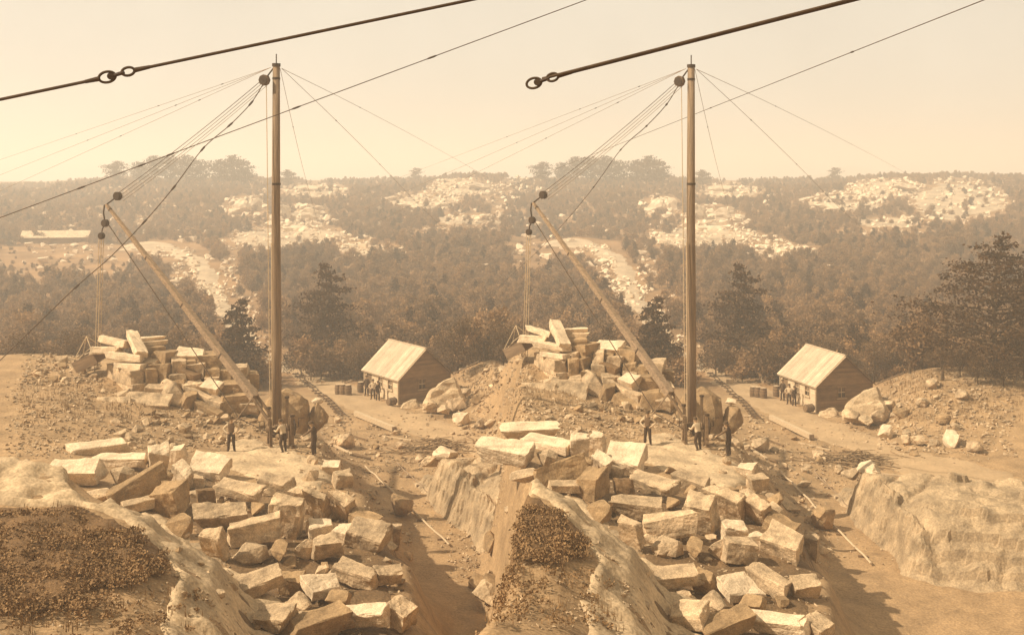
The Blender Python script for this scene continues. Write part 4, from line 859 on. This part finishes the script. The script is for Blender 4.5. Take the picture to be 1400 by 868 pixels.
def winch(side):
    p = hit(386, 602); p.z -= .05
    t = thing('derrick_winch', f'hand winch with posts, drum and gear wheel at the mast foot, {side} half', 'winch', place(side, p, Matrix.Rotation(R(12), 4, 'Z')))
    for x in (-.62, .5):
        for y in (-.4, .4):
            mb = MB(); mb.beam((x, y, -.2), (x, y * .35, 1.55), .15, .15, up=(1, 0, 0)); part(mb, 'frame_post', M['oldwood'], t)
        mb = MB(); mb.beam((x, -.55, .1), (x, .55, .1), .16, .18); part(mb, 'sill', M['oldwood'], t)
    mb = MB(); mb.tube([(-.8, 0, 1.0), (.75, 0, 1.0)], .17, 12); dr = part(mb, 'drum', M['oldwood'], t, True)
    mb = MB()
    for k in range(7): mb.ring((-.35 + k * .1, 0, 1.0), .19, .03, (0, 1, 0), (0, 0, 1), 12, 5)
    part(mb, 'rope_turns', M['greyrope'], dr)
    mb = MB(); mb.ring((.62, 0, 1.0), .42, .045, (0, 1, 0), (0, 0, 1), 24, 6)
    for k in range(6):
        a = k * math.pi / 3; mb.beam((.62, 0, 1.0), (.62, .42 * math.cos(a), 1.0 + .42 * math.sin(a)), .05, .05, up=(1, 0, 0))
    part(mb, 'gear_wheel', M['iron'], t)
    for s in (-1, 1):
        mb = MB(); x = .8 * s; mb.tube([(x * .9, 0, 1.0), (x + .1 * s, 0, 1.0), (x + .1 * s, .1, 1.42), (x + .42 * s, .1, 1.42)], .025, 6); part(mb, 'crank_handle', M['iron'], t)
    for k, (u, v, l) in enumerate([(372, 585, 2.0), (393, 578, 2.3), (397, 590, 1.7)]):
        q = hit(u, v + 14); t2 = thing('timber_prop', f'{("first", "second", "third")[k]} rough timber prop from the left by the winch, {side} half', 'post', place(side, q))
        mb = MB(); mb.beam((0, 0, -.2), (.12 * (k - 1), .15, l), .16, .16, up=(1, 0, 0)); part(mb, 'post', M['oldwood'], t2); mb = MB(); mb.tube([(.12 * (k - 1), .15, l - .12), (.12 * (k - 1), .15, l - .04)], .13, 8); part(mb, 'iron_band', M['iron'], t2)

# ------------------------------------------------------------------ hut
def hut(side):
    C0 = Vector((8.36, 95, -5.27)); r = Vector((.42, -.907, 0)).normalized(); g = Vector((.907, .42, 0)).normalized()
    ang = math.atan2(g.y, g.x)      # local x = along gable, local y = away from the viewer along the ridge
    t = thing('hut', f'small wooden hut with pale boarded roof beside the road, {side} half', 'hut', place(side, C0, Matrix.Rotation(ang, 4, 'Z')))
    W, Ln, E, Rg = 5.2, 6.0, 2.06, 4.35
    slope = math.atan2(Rg - E, W / 2)
    # walls: weatherboards each overlapping the one below
    def boards(z0, z1, f, name, m, outer):
        mb = MB(); z = z0
        while z < z1 - .01:
            zt = min(z + .2, z1); f(mb, z, zt); z = zt
        return part(mb, name, M[m], t)
    def fb(mb, a, b, thk=.03):   # slanted board between two ground points given as (x0,y0),(x1,y1) at heights
        pass
    def side_wall(x, out, y0, y1, m, nm, holes=()):
        mb = MB(); z = -.7
        while z < E - .005:
            zt = min(z + .19, E); segs = [(y0, y1)]
            for (h0, h1, hz0, hz1) in holes:
                if zt > hz0 + .02 and z < hz1 - .02: segs = [q for a, b in segs for q in ((a, min(b, h0)), (max(a, h1), b)) if q[1] - q[0] > .02]
            for a, b in segs:
                vs = [(x + out * .035, a, z), (x + out * .035, b, z), (x + out * .012, b, zt), (x + out * .012, a, zt), (x - out * .06, a, z), (x - out * .06, b, z), (x - out * .06, b, zt), (x - out * .06, a, zt)]
                mb.add(vs, [(0, 1, 2, 3), (7, 6, 5, 4), (0, 4, 5, 1), (3, 2, 6, 7), (0, 3, 7, 4), (1, 5, 6, 2)])
            z = zt
        return part(mb, nm, M[m], t)
    win_f = [(1.0, 1.75, .85, 1.7), (2.75, 3.5, .85, 1.7)]
    door = (4.75, 5.7, -.05, 1.85)
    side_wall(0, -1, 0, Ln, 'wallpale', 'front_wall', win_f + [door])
    side_wall(W, 1, 0, Ln, 'wallbrown_shade', 'back_wall')
    for y, out, nm in ((0, -1, 'gable_wall'), (Ln, 1, 'rear_gable_wall')):
        mb = MB(); z = -.7; hole = (2.0, 2.75, .85, 1.75) if y == 0 else None
        while z < Rg - .02:
            zt = min(z + .19, Rg - .02)
            def span(zz):
                if zz <= E: return 0.0, W
                k = (zz - E) / (Rg - E) * W / 2; return k, W - k
            a0, b0 = span(z); a1, b1 = span(zt); sg = [(a0, b0, a1, b1)]
            if hole and zt > hole[2] + .02 and z < hole[3] - .02: sg = [(a0, hole[0], a1, hole[0]), (hole[1], b0, hole[1], b1)]
            for p0, q0, p1, q1 in sg:
                yo, yi, ym = y + out * .035, y - out * .06, y + out * .012
                vs = [(p0, yo, z), (q0, yo, z), (q1, ym, zt), (p1, ym, zt), (p0, yi, z), (q0, yi, z), (q1, yi, zt), (p1, yi, zt)]
                mb.add(vs, [(0, 1, 2, 3), (7, 6, 5, 4), (0, 4, 5, 1), (3, 2, 6, 7), (0, 3, 7, 4), (1, 5, 6, 2)])
            z = zt
        part(mb, nm, M['wallbrown_shade'], t)
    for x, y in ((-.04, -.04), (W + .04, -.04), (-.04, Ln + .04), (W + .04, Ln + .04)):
        mb = MB(); mb.box((x, y, .66), (.13, .13, 2.74)); part(mb, 'corner_board', M['palewood'] if x < 1 else M['wallbrown_shade'], t)
    # roof: boards running down the slope
    for sgn, nm in ((-1, 'front_roof_slope'), (1, 'back_roof_slope')):
        mb = MB(); L_ = (W / 2 + .28) / math.cos(slope); y = -.28; k = 0; rr = random.Random(3)
        while y < Ln + .27:
            wd = min(.33, Ln + .28 - y); th = .05 + .012 * (k % 2); k += 1
            xm = W / 2 + sgn * (W / 2 + .28) / 2; zm = Rg - ((W / 2 + .28) / 2) * math.tan(slope) + .07 + .006 * (k % 2)
            m4 = Matrix.Rotation(sgn * slope, 4, 'Y'); mb.box((xm, y + wd / 2, zm), (L_ + rr.uniform(-.03, .03), wd - .012, .05), m4); y += wd
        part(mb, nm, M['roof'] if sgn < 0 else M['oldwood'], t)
    mb = MB(); mb.box((W / 2, Ln / 2, Rg + .10), (.16, Ln + .6, .07)); part(mb, 'ridge_board', M['roof'], t)
    mb = MB(); mb.box((-.2, Ln / 2, E - .2), (.05, Ln + .5, .16)); part(mb, 'eaves_board', M['palewood'], t)
    for sgn in (-1, 1):
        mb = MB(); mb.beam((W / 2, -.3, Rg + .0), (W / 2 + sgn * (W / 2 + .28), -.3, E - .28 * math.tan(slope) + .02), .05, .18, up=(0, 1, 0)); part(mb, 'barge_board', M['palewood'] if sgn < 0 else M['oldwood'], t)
    def window(o, ax, w_, hh, out):
        wo_ = bpy.data.objects.new('window', None)
        a = Vector(ax); n = Vector(out); up = Vector((0, 0, 1)); mid = Vector(o) + a * w_ / 2 + up * hh / 2
        mb = MB()
        for q, L2, hor in ((Vector(o), hh, 0), (Vector(o) + a * w_, hh, 0), (Vector(o), w_, 1), (Vector(o) + up * hh, w_, 1)):
            e = q + (a * L2 if hor else up * L2); mb.beam(q + n * .03, e + n * .03, .09, .09, up=tuple(n))
        f_ = part(mb, 'window', M['palewood'] if out[0] < 0 else M['wallbrown_shade'], t)
        mb = MB(); mb.beam(Vector(o) + up * hh * .5, Vector(o) + a * w_ + up * hh * .5, .06, .05, up=tuple(n)); mb.beam(mid - up * hh / 2, mid + up * hh / 2, .045, .04, up=tuple(n)); part(mb, 'sash_bar', M['palewood'], f_)
        for kk, (z0, z1) in enumerate(((0, .5), (.5, 1))):
            c = Vector(o) + a * w_ / 2 + up * hh * (z0 + z1) / 2 - n * .03; mb = MB(); d = Vector((abs(a.x) * w_ + abs(n.x) * .02, abs(a.y) * w_ + abs(n.y) * .02, hh * .5)); mb.box(c, d)
            part(mb, 'pane', M['glass'] if kk == 0 else M['midcloth'], f_)
        mb = MB(); c = Vector(o) + a * w_ / 2 + n * .06 - up * .06; mb.box(c, Vector((abs(a.x) * (w_ + .2) + abs(n.x) * .14, abs(a.y) * (w_ + .2) + abs(n.y) * .14, .06))); part(mb, 'sill', M['palewood'], f_)
    for h0, h1, z0, z1 in win_f: window((0, h0, z0), (0, 1, 0), h1 - h0, z1 - z0, (-1, 0, 0))
    window((2.0, 0, .85), (1, 0, 0), .75, .9, (0, -1, 0))
    mb = MB(); mb.box((.02, 5.225, .9), (.05, .93, 1.88)); d_ = part(mb, 'door', M['oldwood'], t); mb = MB(); mb.tube([(-.02, 4.9, .9), (-.1, 4.9, .9)], .035, 6); part(mb, 'door_knob', M['iron'], d_)
    mb = MB(); mb.box((W / 2, Ln / 2, -.35), (W - .1, Ln - .1, .5)); part(mb, 'floor', M['oldwood'], t)

def barrel(side, u, v, d, lab, hgt=.95):
    p = px(u, v, d); p.z = h(p.x, p.y); t = thing('barrel', f'{lab}, {side} half', 'barrel', place(side, p), 'barrels beside the hut'); rr = .33
    mb = MB(); mb.tube([(0, 0, hgt * k / 6) for k in range(7)], [rr * (.82 + .18 * math.sin(math.pi * k / 6)) for k in range(7)], 12); part(mb, 'staves', M['oldwood'], t, False)
    for k in (.12, .34, .66, .88):
        mb = MB(); mb.ring((0, 0, hgt * k), rr * (.84 + .18 * math.sin(math.pi * k)), .018, (1, 0, 0), (0, 1, 0), 12, 4); part(mb, 'hoop', M['iron'], t)
    mb = MB(); mb.disc((0, 0, hgt + .005), (0, 0, 1), rr * .8, .03, 12); part(mb, 'head', M['palewood'], t)

def yard_things(side):
    for k, (u, v, d) in enumerate([(461, 530, 100), (467, 531, 99.3), (474, 531, 99.0), (491, 526, 101)]): barrel(side, u, v, d, ('leftmost dark barrel in the row by the hut', 'second barrel from the left in the row by the hut', 'third barrel from the left in the row by the hut', 'barrel nearest to the men at the hut')[k])
    # crate by the hut corner
    p = px(533, 549, 94.2); p.z = h(p.x, p.y) + .02; t = thing('keg', f'small dark keg lying at the hut corner, {side} half', 'keg', place(side, p, Matrix.Rotation(.6, 4, 'Z')))
    mb = MB(); mb.tube([(-.42, 0, .34), (-.2, 0, .34), (.2, 0, .34), (.42, 0, .34)], [.27, .34, .34, .27], 12); part(mb, 'staves', M['oldwood'], t)
    for x in (-.3, 0, .3):
        mb = MB(); mb.ring((x, 0, .34), .335, .02, (0, 1, 0), (0, 0, 1), 12, 4); part(mb, 'hoop', M['iron'], t)
    # squared timber by the track
    a, b = hit(484, 566), hit(536, 590); up = Vector((0, 0, .2)); mh = max(h(a.x + (b.x - a.x) * q / 8, a.y + (b.y - a.y) * q / 8) - (a.z + (b.z - a.z) * q / 8) for q in range(9)); up.z += mh; t = thing('timber_beam', f'long pale squared timber lying along the road, {side} half', 'timber', place(side, a))
    mb = MB(); mb.beam(up, b - a + up, .34, .34); part(mb, 'beam', M['palewood'], t); mb = MB(); mb.beam((b - a) + up, (b - a) * 1.012 + up, .36, .36); part(mb, 'sawn_end', M['boom'], t)
    for k, (q0, q1, wd, m, lab) in enumerate([((456, 606), (478, 619), .22, 'palewood', 'pale plank lying at the pit head right of the men'), ((481, 619), (504, 626), .3, 'oldwood', 'dark plank lying at the pit head'), ((520, 596), (560, 604), .14, 'palewood', 'thin plank lying left of the brushwood pile'), ((608, 632), (664, 634), .14, 'palewood', 'pale pole lying behind the grooved ledge'), ((470, 590), (500, 601), .12, 'oldwood', 'dark pole lying below the long squared timber')]):
        a, b = hit(*q0), hit(*q1); up = Vector((0, 0, .1)); t = thing('plank', f'{lab}, {side} half', 'plank', place(side, a)); mb = MB(); mb.beam(up, b - a + up, wd, .09); part(mb, 'board', M[m], t); mb = MB(); mb.beam((b - a) * .1 + Vector((0, 0, -.02)), (b - a) * .12 + Vector((0, 0, .06)), .25, .1, up=(1, 0, 0)); part(mb, 'bearer', M['oldwood'], t)
    # rails down in the pit
    for k, (q0, q1, lab) in enumerate([((497, 637), (612, 752), 'long iron rail lying down the floor of the pit'), ((540, 634), (610, 706), 'second thin rail lying at the ledge side of the pit')]):
        a, b = hit(*q0, 0, 52), hit(*q1, 0, 50); t = thing('iron_rail', f'{lab}, {side} half', 'rail', place(side, a)); n = 14; P = []
        for i in range(n + 1):
            q = a.lerp(b, i / n); q.z = h(q.x, q.y) + .16; P.append(q - a)
        mb = MB(); mb.tube(P, .06 if k == 0 else .035, 5); part(mb, 'rail', M['palewood'] if k == 0 else M['boom'], t)
        for i in range(1, n, 3): mb = MB(); mb.box(P[i] - Vector((0, 0, .12)), (.5, .14, .12)); part(mb, 'bearer', M['oldwood'], t)
    # tramway: ties and two rails from the road to the pit head
    pts = [hit(*q, 0, 62) for q in ((404, 507), (420, 521), (438, 538), (455, 553), (468, 568))]; o0 = pts[0]; t = thing('tramway', f'narrow tramway with dark ties beside the road, {side} half', 'track', place(side, o0)); P = []
    for i in range(len(pts) - 1):
        for k in range(5): P.append(pts[i].lerp(pts[i + 1], k / 5))
    P.append(pts[-1])
    for q in P: q.z = h(q.x, q.y) + .12
    for i, q in enumerate(P[:-1]):
        d = (P[i + 1] - q).normalized(); mb = MB(); s = Vector((d.y, -d.x, 0)).normalized(); mb.beam(q - o0 - s * .34, q - o0 + s * .34, .17, .1); part(mb, 'tie', M['oldwood'], t)
    for sg in (-.2, .2):
        mb = MB(); Q = []
        for i, q in enumerate(P):
            d = (P[min(i + 1, len(P) - 1)] - P[max(i - 1, 0)]).normalized(); Q.append(q - o0 + Vector((d.y, -d.x, 0)).normalized() * sg + Vector((0, 0, .11)))
        mb.tube(Q, .03, 5); part(mb, 'rail', M['iron'], t)
    # brushwood pile
    c = hit(594, 618); rg = random.Random(8); t = thing('brushwood_pile', f'heap of cut sticks and brushwood by the road, {side} half', 'brushwood', place(side, c))
    for i in range(95):
        L_ = rg.uniform(.8, 2.1); a = rg.gauss(.1, .9); q = Vector((rg.gauss(0, 1.35), rg.gauss(0, 1.0), 0)); q.z = h(c.x + q.x, c.y + q.y) - c.z + max(0, .75 - .3 * q.length) * rg.random() + .06
        dv = Vector((math.cos(a), math.sin(a), rg.gauss(0, .16))) * L_ / 2; mb = MB(); k = q + Vector((rg.gauss(0, .06), rg.gauss(0, .06), .04)); mb.tube([q - dv, k, q + dv], [.045, .035, .02], 5); part(mb, 'stick', M['stick'], t)
    # long thin pole by the hut, leaning on the bank
    a, b = px(618, 513, 93), px(655, 496, 97); t = thing('leaning_pole', f'thin pole lying up the bank behind the big cracked boulder, {side} half', 'pole', place(side, a)); mb = MB(); mb.tube([(0, 0, 0), b - a], [.06, .045], 6); part(mb, 'pole', M['boom'], t); mb = MB(); mb.tube([(b - a) * .94, (b - a) * .97], .07, 6); part(mb, 'collar', M['iron'], t)
    # tub / hoop on the ledge
    c = px(674, 652, 63.5); c.z = h(c.x, c.y) + .1; t = thing('iron_hoop', f'loose barrel hoop leaning on a stone behind the ledge, {side} half', 'hoop', place(side, c, Matrix.Rotation(R(-28), 4, 'X')))
    mb = MB(); mb.ring((0, 0, .55), .62, .035, (1, 0, 0), (0, 0, 1), 28, 6); part(mb, 'hoop', M['iron'], t); mb = MB(); mb.box((0, 0, -.06), (.12, .08, .1)); part(mb, 'rivet_plate', M['iron'], t)
    me = boulder_mesh('boulder', 77, M['ledge'], (1.6, 1.2, .9)); tag(link('boulder', me, None, place(side, c + Vector((.5, .6, .25)))), f'low pale stone behind the loose barrel hoop, {side} half', 'boulder')
    # wooden skip hanging low beside the stack
    p = px(143, 478, 71.6); t = thing('stone_skip', f'tilted wooden skip slung from the hoist ropes left of the stack, {side} half', 'skip', place(side, p, orient(-28, 24, 14)))
    mb = MB(); mb.box((0, 0, -.32), (1.7, 1.2, .08)); part(mb, 'bottom', M['boom'], t)
    for y in (-.6, .6): mb = MB(); mb.box((0, y, 0), (1.7, .08, .68)); part(mb, 'side_board', M['boom'], t)
    for x in (-.82, .82):
        mb = MB(); mb.box((x, 0, .02), (.08, 1.12, .62)); part(mb, 'end_board', M['oldwood'], t)
    for x in (-.8, .8):
        for y in (-.55, .55): mb = MB(); mb.tube([(x, y, .3), (.35, .3, 1.35)], .025, 5); part(mb, 'sling_rope', M['palerope'], t)
    a, b = px(124, 477, 71.6), px(147, 461, 71.6); t = thing('tag_line', f'slack rope from the skip to the rubble on its left, {side} half', 'rope', place(side, a)); mb = MB(); mb.tube([(0, 0, -.3), (b - a) * .5 - Vector((0, 0, .05)), b - a], .03, 5); part(mb, 'strand', M['palerope'], t); mb = MB(); mb.box((0, 0, -.3), (.12, .12, .5)); part(mb, 'peg', M['oldwood'], t)
    if side == 'left':
        a = hit(60, 327, 0, 200); b = hit(137, 326, 0, 200); k = a.y / F; t = thing('long_shed', 'long low shed with white roof far off at the left edge', 'shed', place(side, a)); Lx = 80 * k
        mb = MB(); mb.box((Lx / 2, 2, .6), (Lx, 4, 2.0)); part(mb, 'wall', M['wallbrown_shade'], t)
        mb = MB(); mb.add([(-.4, -.5, 1.5), (Lx + .4, -.5, 1.5), (Lx + .4, 2, 3.3), (-.4, 2, 3.3), (-.4, 4.5, 1.5), (Lx + .4, 4.5, 1.5), (-.4, -.5, 1.35), (Lx + .4, -.5, 1.35), (-.4, 4.5, 1.35), (Lx + .4, 4.5, 1.35)], [(0, 1, 2, 3), (3, 2, 5, 4), (6, 7, 1, 0), (8, 4, 5, 9), (6, 0, 3, 4, 8), (7, 9, 5, 2, 1)]); part(mb, 'roof', M['granite_white'], t)
    # fence-like stakes on the bank top
    for k, (u, v) in enumerate([(700, 505), (660, 498)]):
        q = hit(u, v, 0, 80); t = thing('dead_stump', f'{("right", "left")[k]} dry stump with bare shoots on the bank top, {side} half', 'stump', place(side, q)); mb = MB(); mb.tube([(0, 0, -.2), (.03, 0, .5), (.05, .02, .9)], [.16, .12, .09], 7); part(mb, 'trunk', M['bark'], t)
        rg = random.Random(k)
        for _ in range(5): mb = MB(); mb.tube([(.04, 0, .6 + .06 * _), (rg.uniform(-.4, .4), rg.uniform(-.4, .4), rg.uniform(1.1, 1.8))], [.035, .012], 5); part(mb, 'branch', M['bark'], t)

# ------------------------------------------------------------------ people
def person(side, u, v, d, yaw, pose, label, cols, hat='brim', hgt=1.72):
    p = hit(u, v) if d is None else px(u, v, d)
    if d is not None: p.z = h(p.x, p.y)
    J = {'pel': (0, 0, .95), 'belly': (0, -.01, 1.10), 'chest': (0, -.02, 1.32), 'neck': (0, -.01, 1.48), 'chin': (0, .03, 1.56), 'head': (0, .02, 1.66), 'crown': (0, .0, 1.75),
         'shl': (-.17, -.01, 1.42), 'ell': (-.24, -.02, 1.14), 'wrl': (-.25, .06, .90), 'hal': (-.25, .09, .82), 'shr': (.17, -.01, 1.42), 'elr': (.24, -.02, 1.14), 'wrr': (.25, .06, .90), 'har': (.25, .09, .82),
         'hil': (-.10, 0, .90), 'knl': (-.12, .03, .49), 'anl': (-.13, -.02, .09), 'tol': (-.15, .15, .03), 'hir': (.10, 0, .90), 'knr': (.12, .03, .49), 'anr': (.13, -.02, .09), 'tor': (.15, .15, .03)}
    J.update(pose); k = hgt / 1.76; J = {a: Vector(b) * k for a, b in J.items()}
    RD = {'pel': .150, 'belly': .15, 'chest': .175, 'neck': .058, 'chin': .075, 'head': .10, 'crown': .06, 'shl': .078, 'ell': .062, 'wrl': .042, 'hal': .04, 'shr': .078, 'elr': .062, 'wrr': .034, 'har': .04, 'hil': .115, 'knl': .084, 'anl': .062, 'tol': .045, 'hir': .115, 'knr': .084, 'anr': .062, 'tor': .045}
    ed = [('pel', 'belly'), ('belly', 'chest'), ('chest', 'neck'), ('neck', 'chin'), ('chin', 'head'), ('head', 'crown'), ('chest', 'shl'), ('shl', 'ell'), ('ell', 'wrl'), ('wrl', 'hal'), ('chest', 'shr'), ('shr', 'elr'), ('elr', 'wrr'), ('wrr', 'har'), ('pel', 'hil'), ('hil', 'knl'), ('knl', 'anl'), ('anl', 'tol'), ('pel', 'hir'), ('hir', 'knr'), ('knr', 'anr'), ('anr', 'tor')]
    for s in 'lr':
        wv, hv = J['wr' + s], J['ha' + s]; fd = (hv - wv).normalized(); sd_ = fd.cross(Vector((0, 1, 0) if abs(fd.y) < .8 else (0, 0, 1))).normalized(); pn = fd.cross(sd_)
        for i, (o, ln) in enumerate([(-.03, .075), (-.01, .085), (.01, .08), (.03, .062)]):
            a = 'f%s%d' % (s, i); J[a + 'a'] = hv + sd_ * o * 1.1 + fd * ln * .6; J[a + 'b'] = hv + sd_ * o * 1.1 + fd * ln + pn * .025; RD[a + 'a'] = .010; RD[a + 'b'] = .008; ed += [('ha' + s, a + 'a'), (a + 'a', a + 'b')]
        a = 'f%s9' % s; J[a + 'a'] = hv - sd_ * .05 + fd * .005; J[a + 'b'] = hv - sd_ * .06 + fd * .045; RD[a + 'a'] = .011; RD[a + 'b'] = .009; ed += [('ha' + s, a + 'a'), (a + 'a', a + 'b')]
    nm = list(J); me = bpy.data.meshes.new('person'); me.from_pydata([J[a] for a in nm], [(nm.index(a), nm.index(b)) for a, b in ed], [])
    ob = bpy.data.objects.new('person', me); COL.objects.link(ob); md = ob.modifiers.new('s', 'SKIN'); sk = me.skin_vertices[0].data
    for i, a in enumerate(nm): sk[i].radius = (RD[a] * k, RD[a] * k * (.78 if a in ('pel', 'belly', 'chest') else 1)); sk[i].use_root = a == 'pel'
    md.use_smooth_shade = True; s2 = ob.modifiers.new('u', 'SUBSURF'); s2.levels = 2; s2.render_levels = 2
    dg = bpy.context.evaluated_depsgraph_get(); dg.update(); nme = bpy.data.meshes.new_from_object(ob.evaluated_get(dg)); bpy.data.objects.remove(ob)
    nme.materials.clear()
    for c in cols: nme.materials.append(M[c])      # skin, sleeves, vest, trousers, boots
    keys = [a for a in nm]; kd = [J[a] for a in keys]
    for pl in nme.polygons:
        c = pl.center; b = min(range(len(kd)), key=lambda i: (kd[i] - c).length - RD[keys[i]] * k); a = keys[b]
        mi = 0 if a in ('chin', 'head', 'crown', 'neck') or a[:2] in ('ha', 'fl', 'fr') else 1 if a[:2] in ('sh', 'el', 'wr') else 2 if a in ('chest', 'belly') else 4 if a[:2] in ('an', 'to') and c.z < J['an' + a[-1]].z + .06 else 3
        if a[:2] == 'sh' and abs(c.x) < abs(J[a].x) * .9: mi = 2
        pl.material_index = mi
    o = link('person', nme, None, place(side, p, Matrix.Rotation(R(yaw), 4, 'Z'))); tag(o, label, 'person')
    hc = J['head']; hd_ = (J['crown'] - J['chin']).normalized()
    # face and hair as children
    fw = Vector((0, 1, 0)); fw = (fw - hd_ * fw.dot(hd_)).normalized(); rt = fw.cross(hd_)
    mb = MB(); mb.tube([hc + fw * .085 + hd_ * .03, hc + fw * .12 - hd_ * .02], [.008, .018], 6); part(mb, 'nose', M[cols[0]], o)
    for s in (-1, 1):
        mb = MB(); mb.disc(hc + fw * .095 + rt * .035 * s + hd_ * .025, fw, .012, .01, 8); part(mb, 'eye', M['darkcloth'], o)
        mb = MB(); mb.disc(hc + rt * .098 * s, rt, .028, .02, 8); part(mb, 'ear', M[cols[0]], o)
    mb = MB(); mb.box(hc + fw * .085 - hd_ * .065, (.05, .02, .012)); part(mb, 'beard' if hat == 'beard' else 'moustache', M['darkcloth'], o)
    top = hc + hd_ * .055; mb = MB(); mb.tube([top - hd_ * .01, top + hd_ * .06, top + hd_ * .11, top + hd_ * .125], [.112, .108, .09, .04], 14)
    if hat != 'cap': mb.tube([top - hd_ * .005, top + hd_ * .01], .17, 16)
    else: mb.tube([top + fw * .05, top + fw * .06 + hd_ * .012], [.10, .10], 12)
    part(mb, 'hat', M['hat'] if hat != 'pale' else M['shirt'], o, False)

def people(side):
    akimbo = {'ell': (-.42, -.06, 1.20), 'wrl': (-.22, .10, 1.04), 'hal': (-.15, .13, 1.0), 'elr': (.40, -.04, 1.19), 'wrr': (.22, .10, 1.03), 'har': (.15, .13, 1.0), 'anl': (-.16, -.02, .09), 'tol': (-.22, .14, .03), 'anr': (.15, 0, .09), 'tor': (.2, .16, .03)}
    person(side, 320.5, 607, None, 178, akimbo, f'man with hands on hips in pale sleeves on the quarry floor, {side} half', ('skin', 'shirt', 'midcloth', 'darkcloth', 'darkcloth'), hgt=1.78)
    work = {'belly': (0, .05, 1.09), 'chest': (0, .14, 1.29), 'neck': (0, .2, 1.43), 'chin': (0, .26, 1.49), 'head': (0, .27, 1.59), 'crown': (0, .26, 1.68), 'shl': (-.17, .15, 1.38), 'shr': (.17, .15, 1.38), 'ell': (-.26, .25, 1.14), 'wrl': (-.18, .48, 1.12), 'hal': (-.15, .56, 1.13), 'elr': (.26, .25, 1.14), 'wrr': (.2, .48, 1.16), 'har': (.17, .56, 1.18), 'knl': (-.12, .12, .5), 'anl': (-.13, -.12, .09), 'tol': (-.14, .06, .03)}
    person(side, 388.5, 611, None, 40, work, f'man stooping at the winch in dark trousers and pale shirt, {side} half', ('skin', 'shirt', 'shirt', 'darkcloth', 'darkcloth'), hat='cap', hgt=1.7)
    reach = {'belly': (-.02, .02, 1.1), 'chest': (-.05, .06, 1.31), 'neck': (-.06, .1, 1.46), 'chin': (-.07, .15, 1.53), 'head': (-.07, .15, 1.63), 'crown': (-.07, .13, 1.72), 'shl': (-.22, .06, 1.41), 'ell': (-.36, .22, 1.26), 'wrl': (-.46, .42, 1.12), 'hal': (-.5, .5, 1.09), 'shr': (.12, .05, 1.41), 'elr': (.2, -.05, 1.15), 'wrr': (.16, .12, .99), 'har': (.13, .18, .95), 'knl': (-.1, .08, .5), 'anl': (-.12, .02, .09), 'tol': (-.15, .2, .03)}
    person(side, 429, 617, None, 72, reach, f'man in dark clothes standing right of the mast, reaching out, {side} half', ('skin', 'midcloth', 'darkcloth', 'darkcloth', 'darkcloth'), hgt=1.76)
    person(side, 499, 541, 98.6, 150, {}, f'man in dark coat standing by the hut door, {side} half', ('skin', 'darkcloth', 'darkcloth', 'darkcloth', 'darkcloth'), hgt=1.8)
    person(side, 507.5, 543, 97.2, 160, akimbo, f'man in pale shirt standing in front of the hut, {side} half', ('skin', 'shirt', 'shirt', 'darkcloth', 'darkcloth'), hgt=1.75)
    person(side, 514, 543, 96.6, 200, {}, f'man in dark waistcoat nearest the hut window, {side} half', ('skin', 'midcloth', 'darkcloth', 'darkcloth', 'darkcloth'), hat='cap', hgt=1.7)

def bank_rubble():
    rg = random.Random(31)
    for k in range(26):
        r = rg.uniform(31, 54) if k < 22 else rg.uniform(46, 66); ph = SEAM + R(rg.gauss(-.85, .45)); s = rg.uniform(.25, .6) if k > 12 else rg.uniform(.7, 1.5); p = Vector((math.sin(ph) * r, math.cos(ph) * r, world_h(ph, r) + .1 * s))
        mw = Matrix.Translation(p) @ Euler((rg.uniform(-.5, .5), rg.uniform(-.5, .5), rg.uniform(0, 6.3))).to_matrix().to_4x4() @ Matrix.Diagonal((s * rg.uniform(.8, 1.4), s, s * rg.uniform(.7, 1.2), 1))
        tag(link('granite_lump', rg.choice(LUMPS if rg.random() < .5 else LUMPS_D), None, mw), 'broken lump on the steep bank in the middle between both yards', 'stone', 'broken lumps on the bank between the yards')
    for k, (r, dp, dm, lab) in enumerate([(37, -1.0, (1.3, 1.2, 1.3), 'nearest large pale boulder on the steep bank between both yards'), (43, -1.0, (1.6, 1.5, 1.8), 'middle large pale boulder on the steep bank between both yards'), (50, -.9, (1.6, 1.6, 1.8), 'farthest large pale boulder on the steep bank between both yards'), (31, -1.3, (1.5, 1.4, 1.3), 'low pale boulder at the foot of the steep bank between both yards')]):
        ph = SEAM + R(dp); tag(link('boulder', boulder_mesh('boulder', 1200 + k, M['ledge'], dm, sub=4, n=13), None, Matrix.Translation((math.sin(ph) * r, math.cos(ph) * r, world_h(ph, r) + dm[2] * .1))), lab, 'boulder')
bank_rubble()
for side in ('left', 'right'):
    set_ground(side); knob(side); wood_points(side); far_rocks(side); woods(side)
    derrick(side); rigging(side); winch(side); hut(side); stones(side); lumps(side); yard_things(side); people(side); tufts(side); heath(side)

# ------------------------------------------------------------------ the hazy air
mb = MB(); mb.box((0, 0, 27), (9000, 9000, 78)); hz = mb.mesh('haze', M['rope']); hz.materials.clear()
hm = bpy.data.materials.new('haze'); hm.use_nodes = True; hn = hm.node_tree; hn.nodes.clear()
ho = hn.nodes.new('ShaderNodeOutputMaterial'); hv = hn.nodes.new('ShaderNodeVolumePrincipled'); hv.inputs['Color'].default_value = (1.0, .935, .82, 1); hv.inputs['Density'].default_value = 0.0014; hv.inputs['Anisotropy'].default_value = 0.2
hn.links.new(hv.outputs[0], ho.inputs['Volume']); hz.materials.append(hm)
o = link('haze', hz); o['kind'] = 'stuff'; o['label'] = 'pale summer haze over the valley'; o['category'] = 'haze'
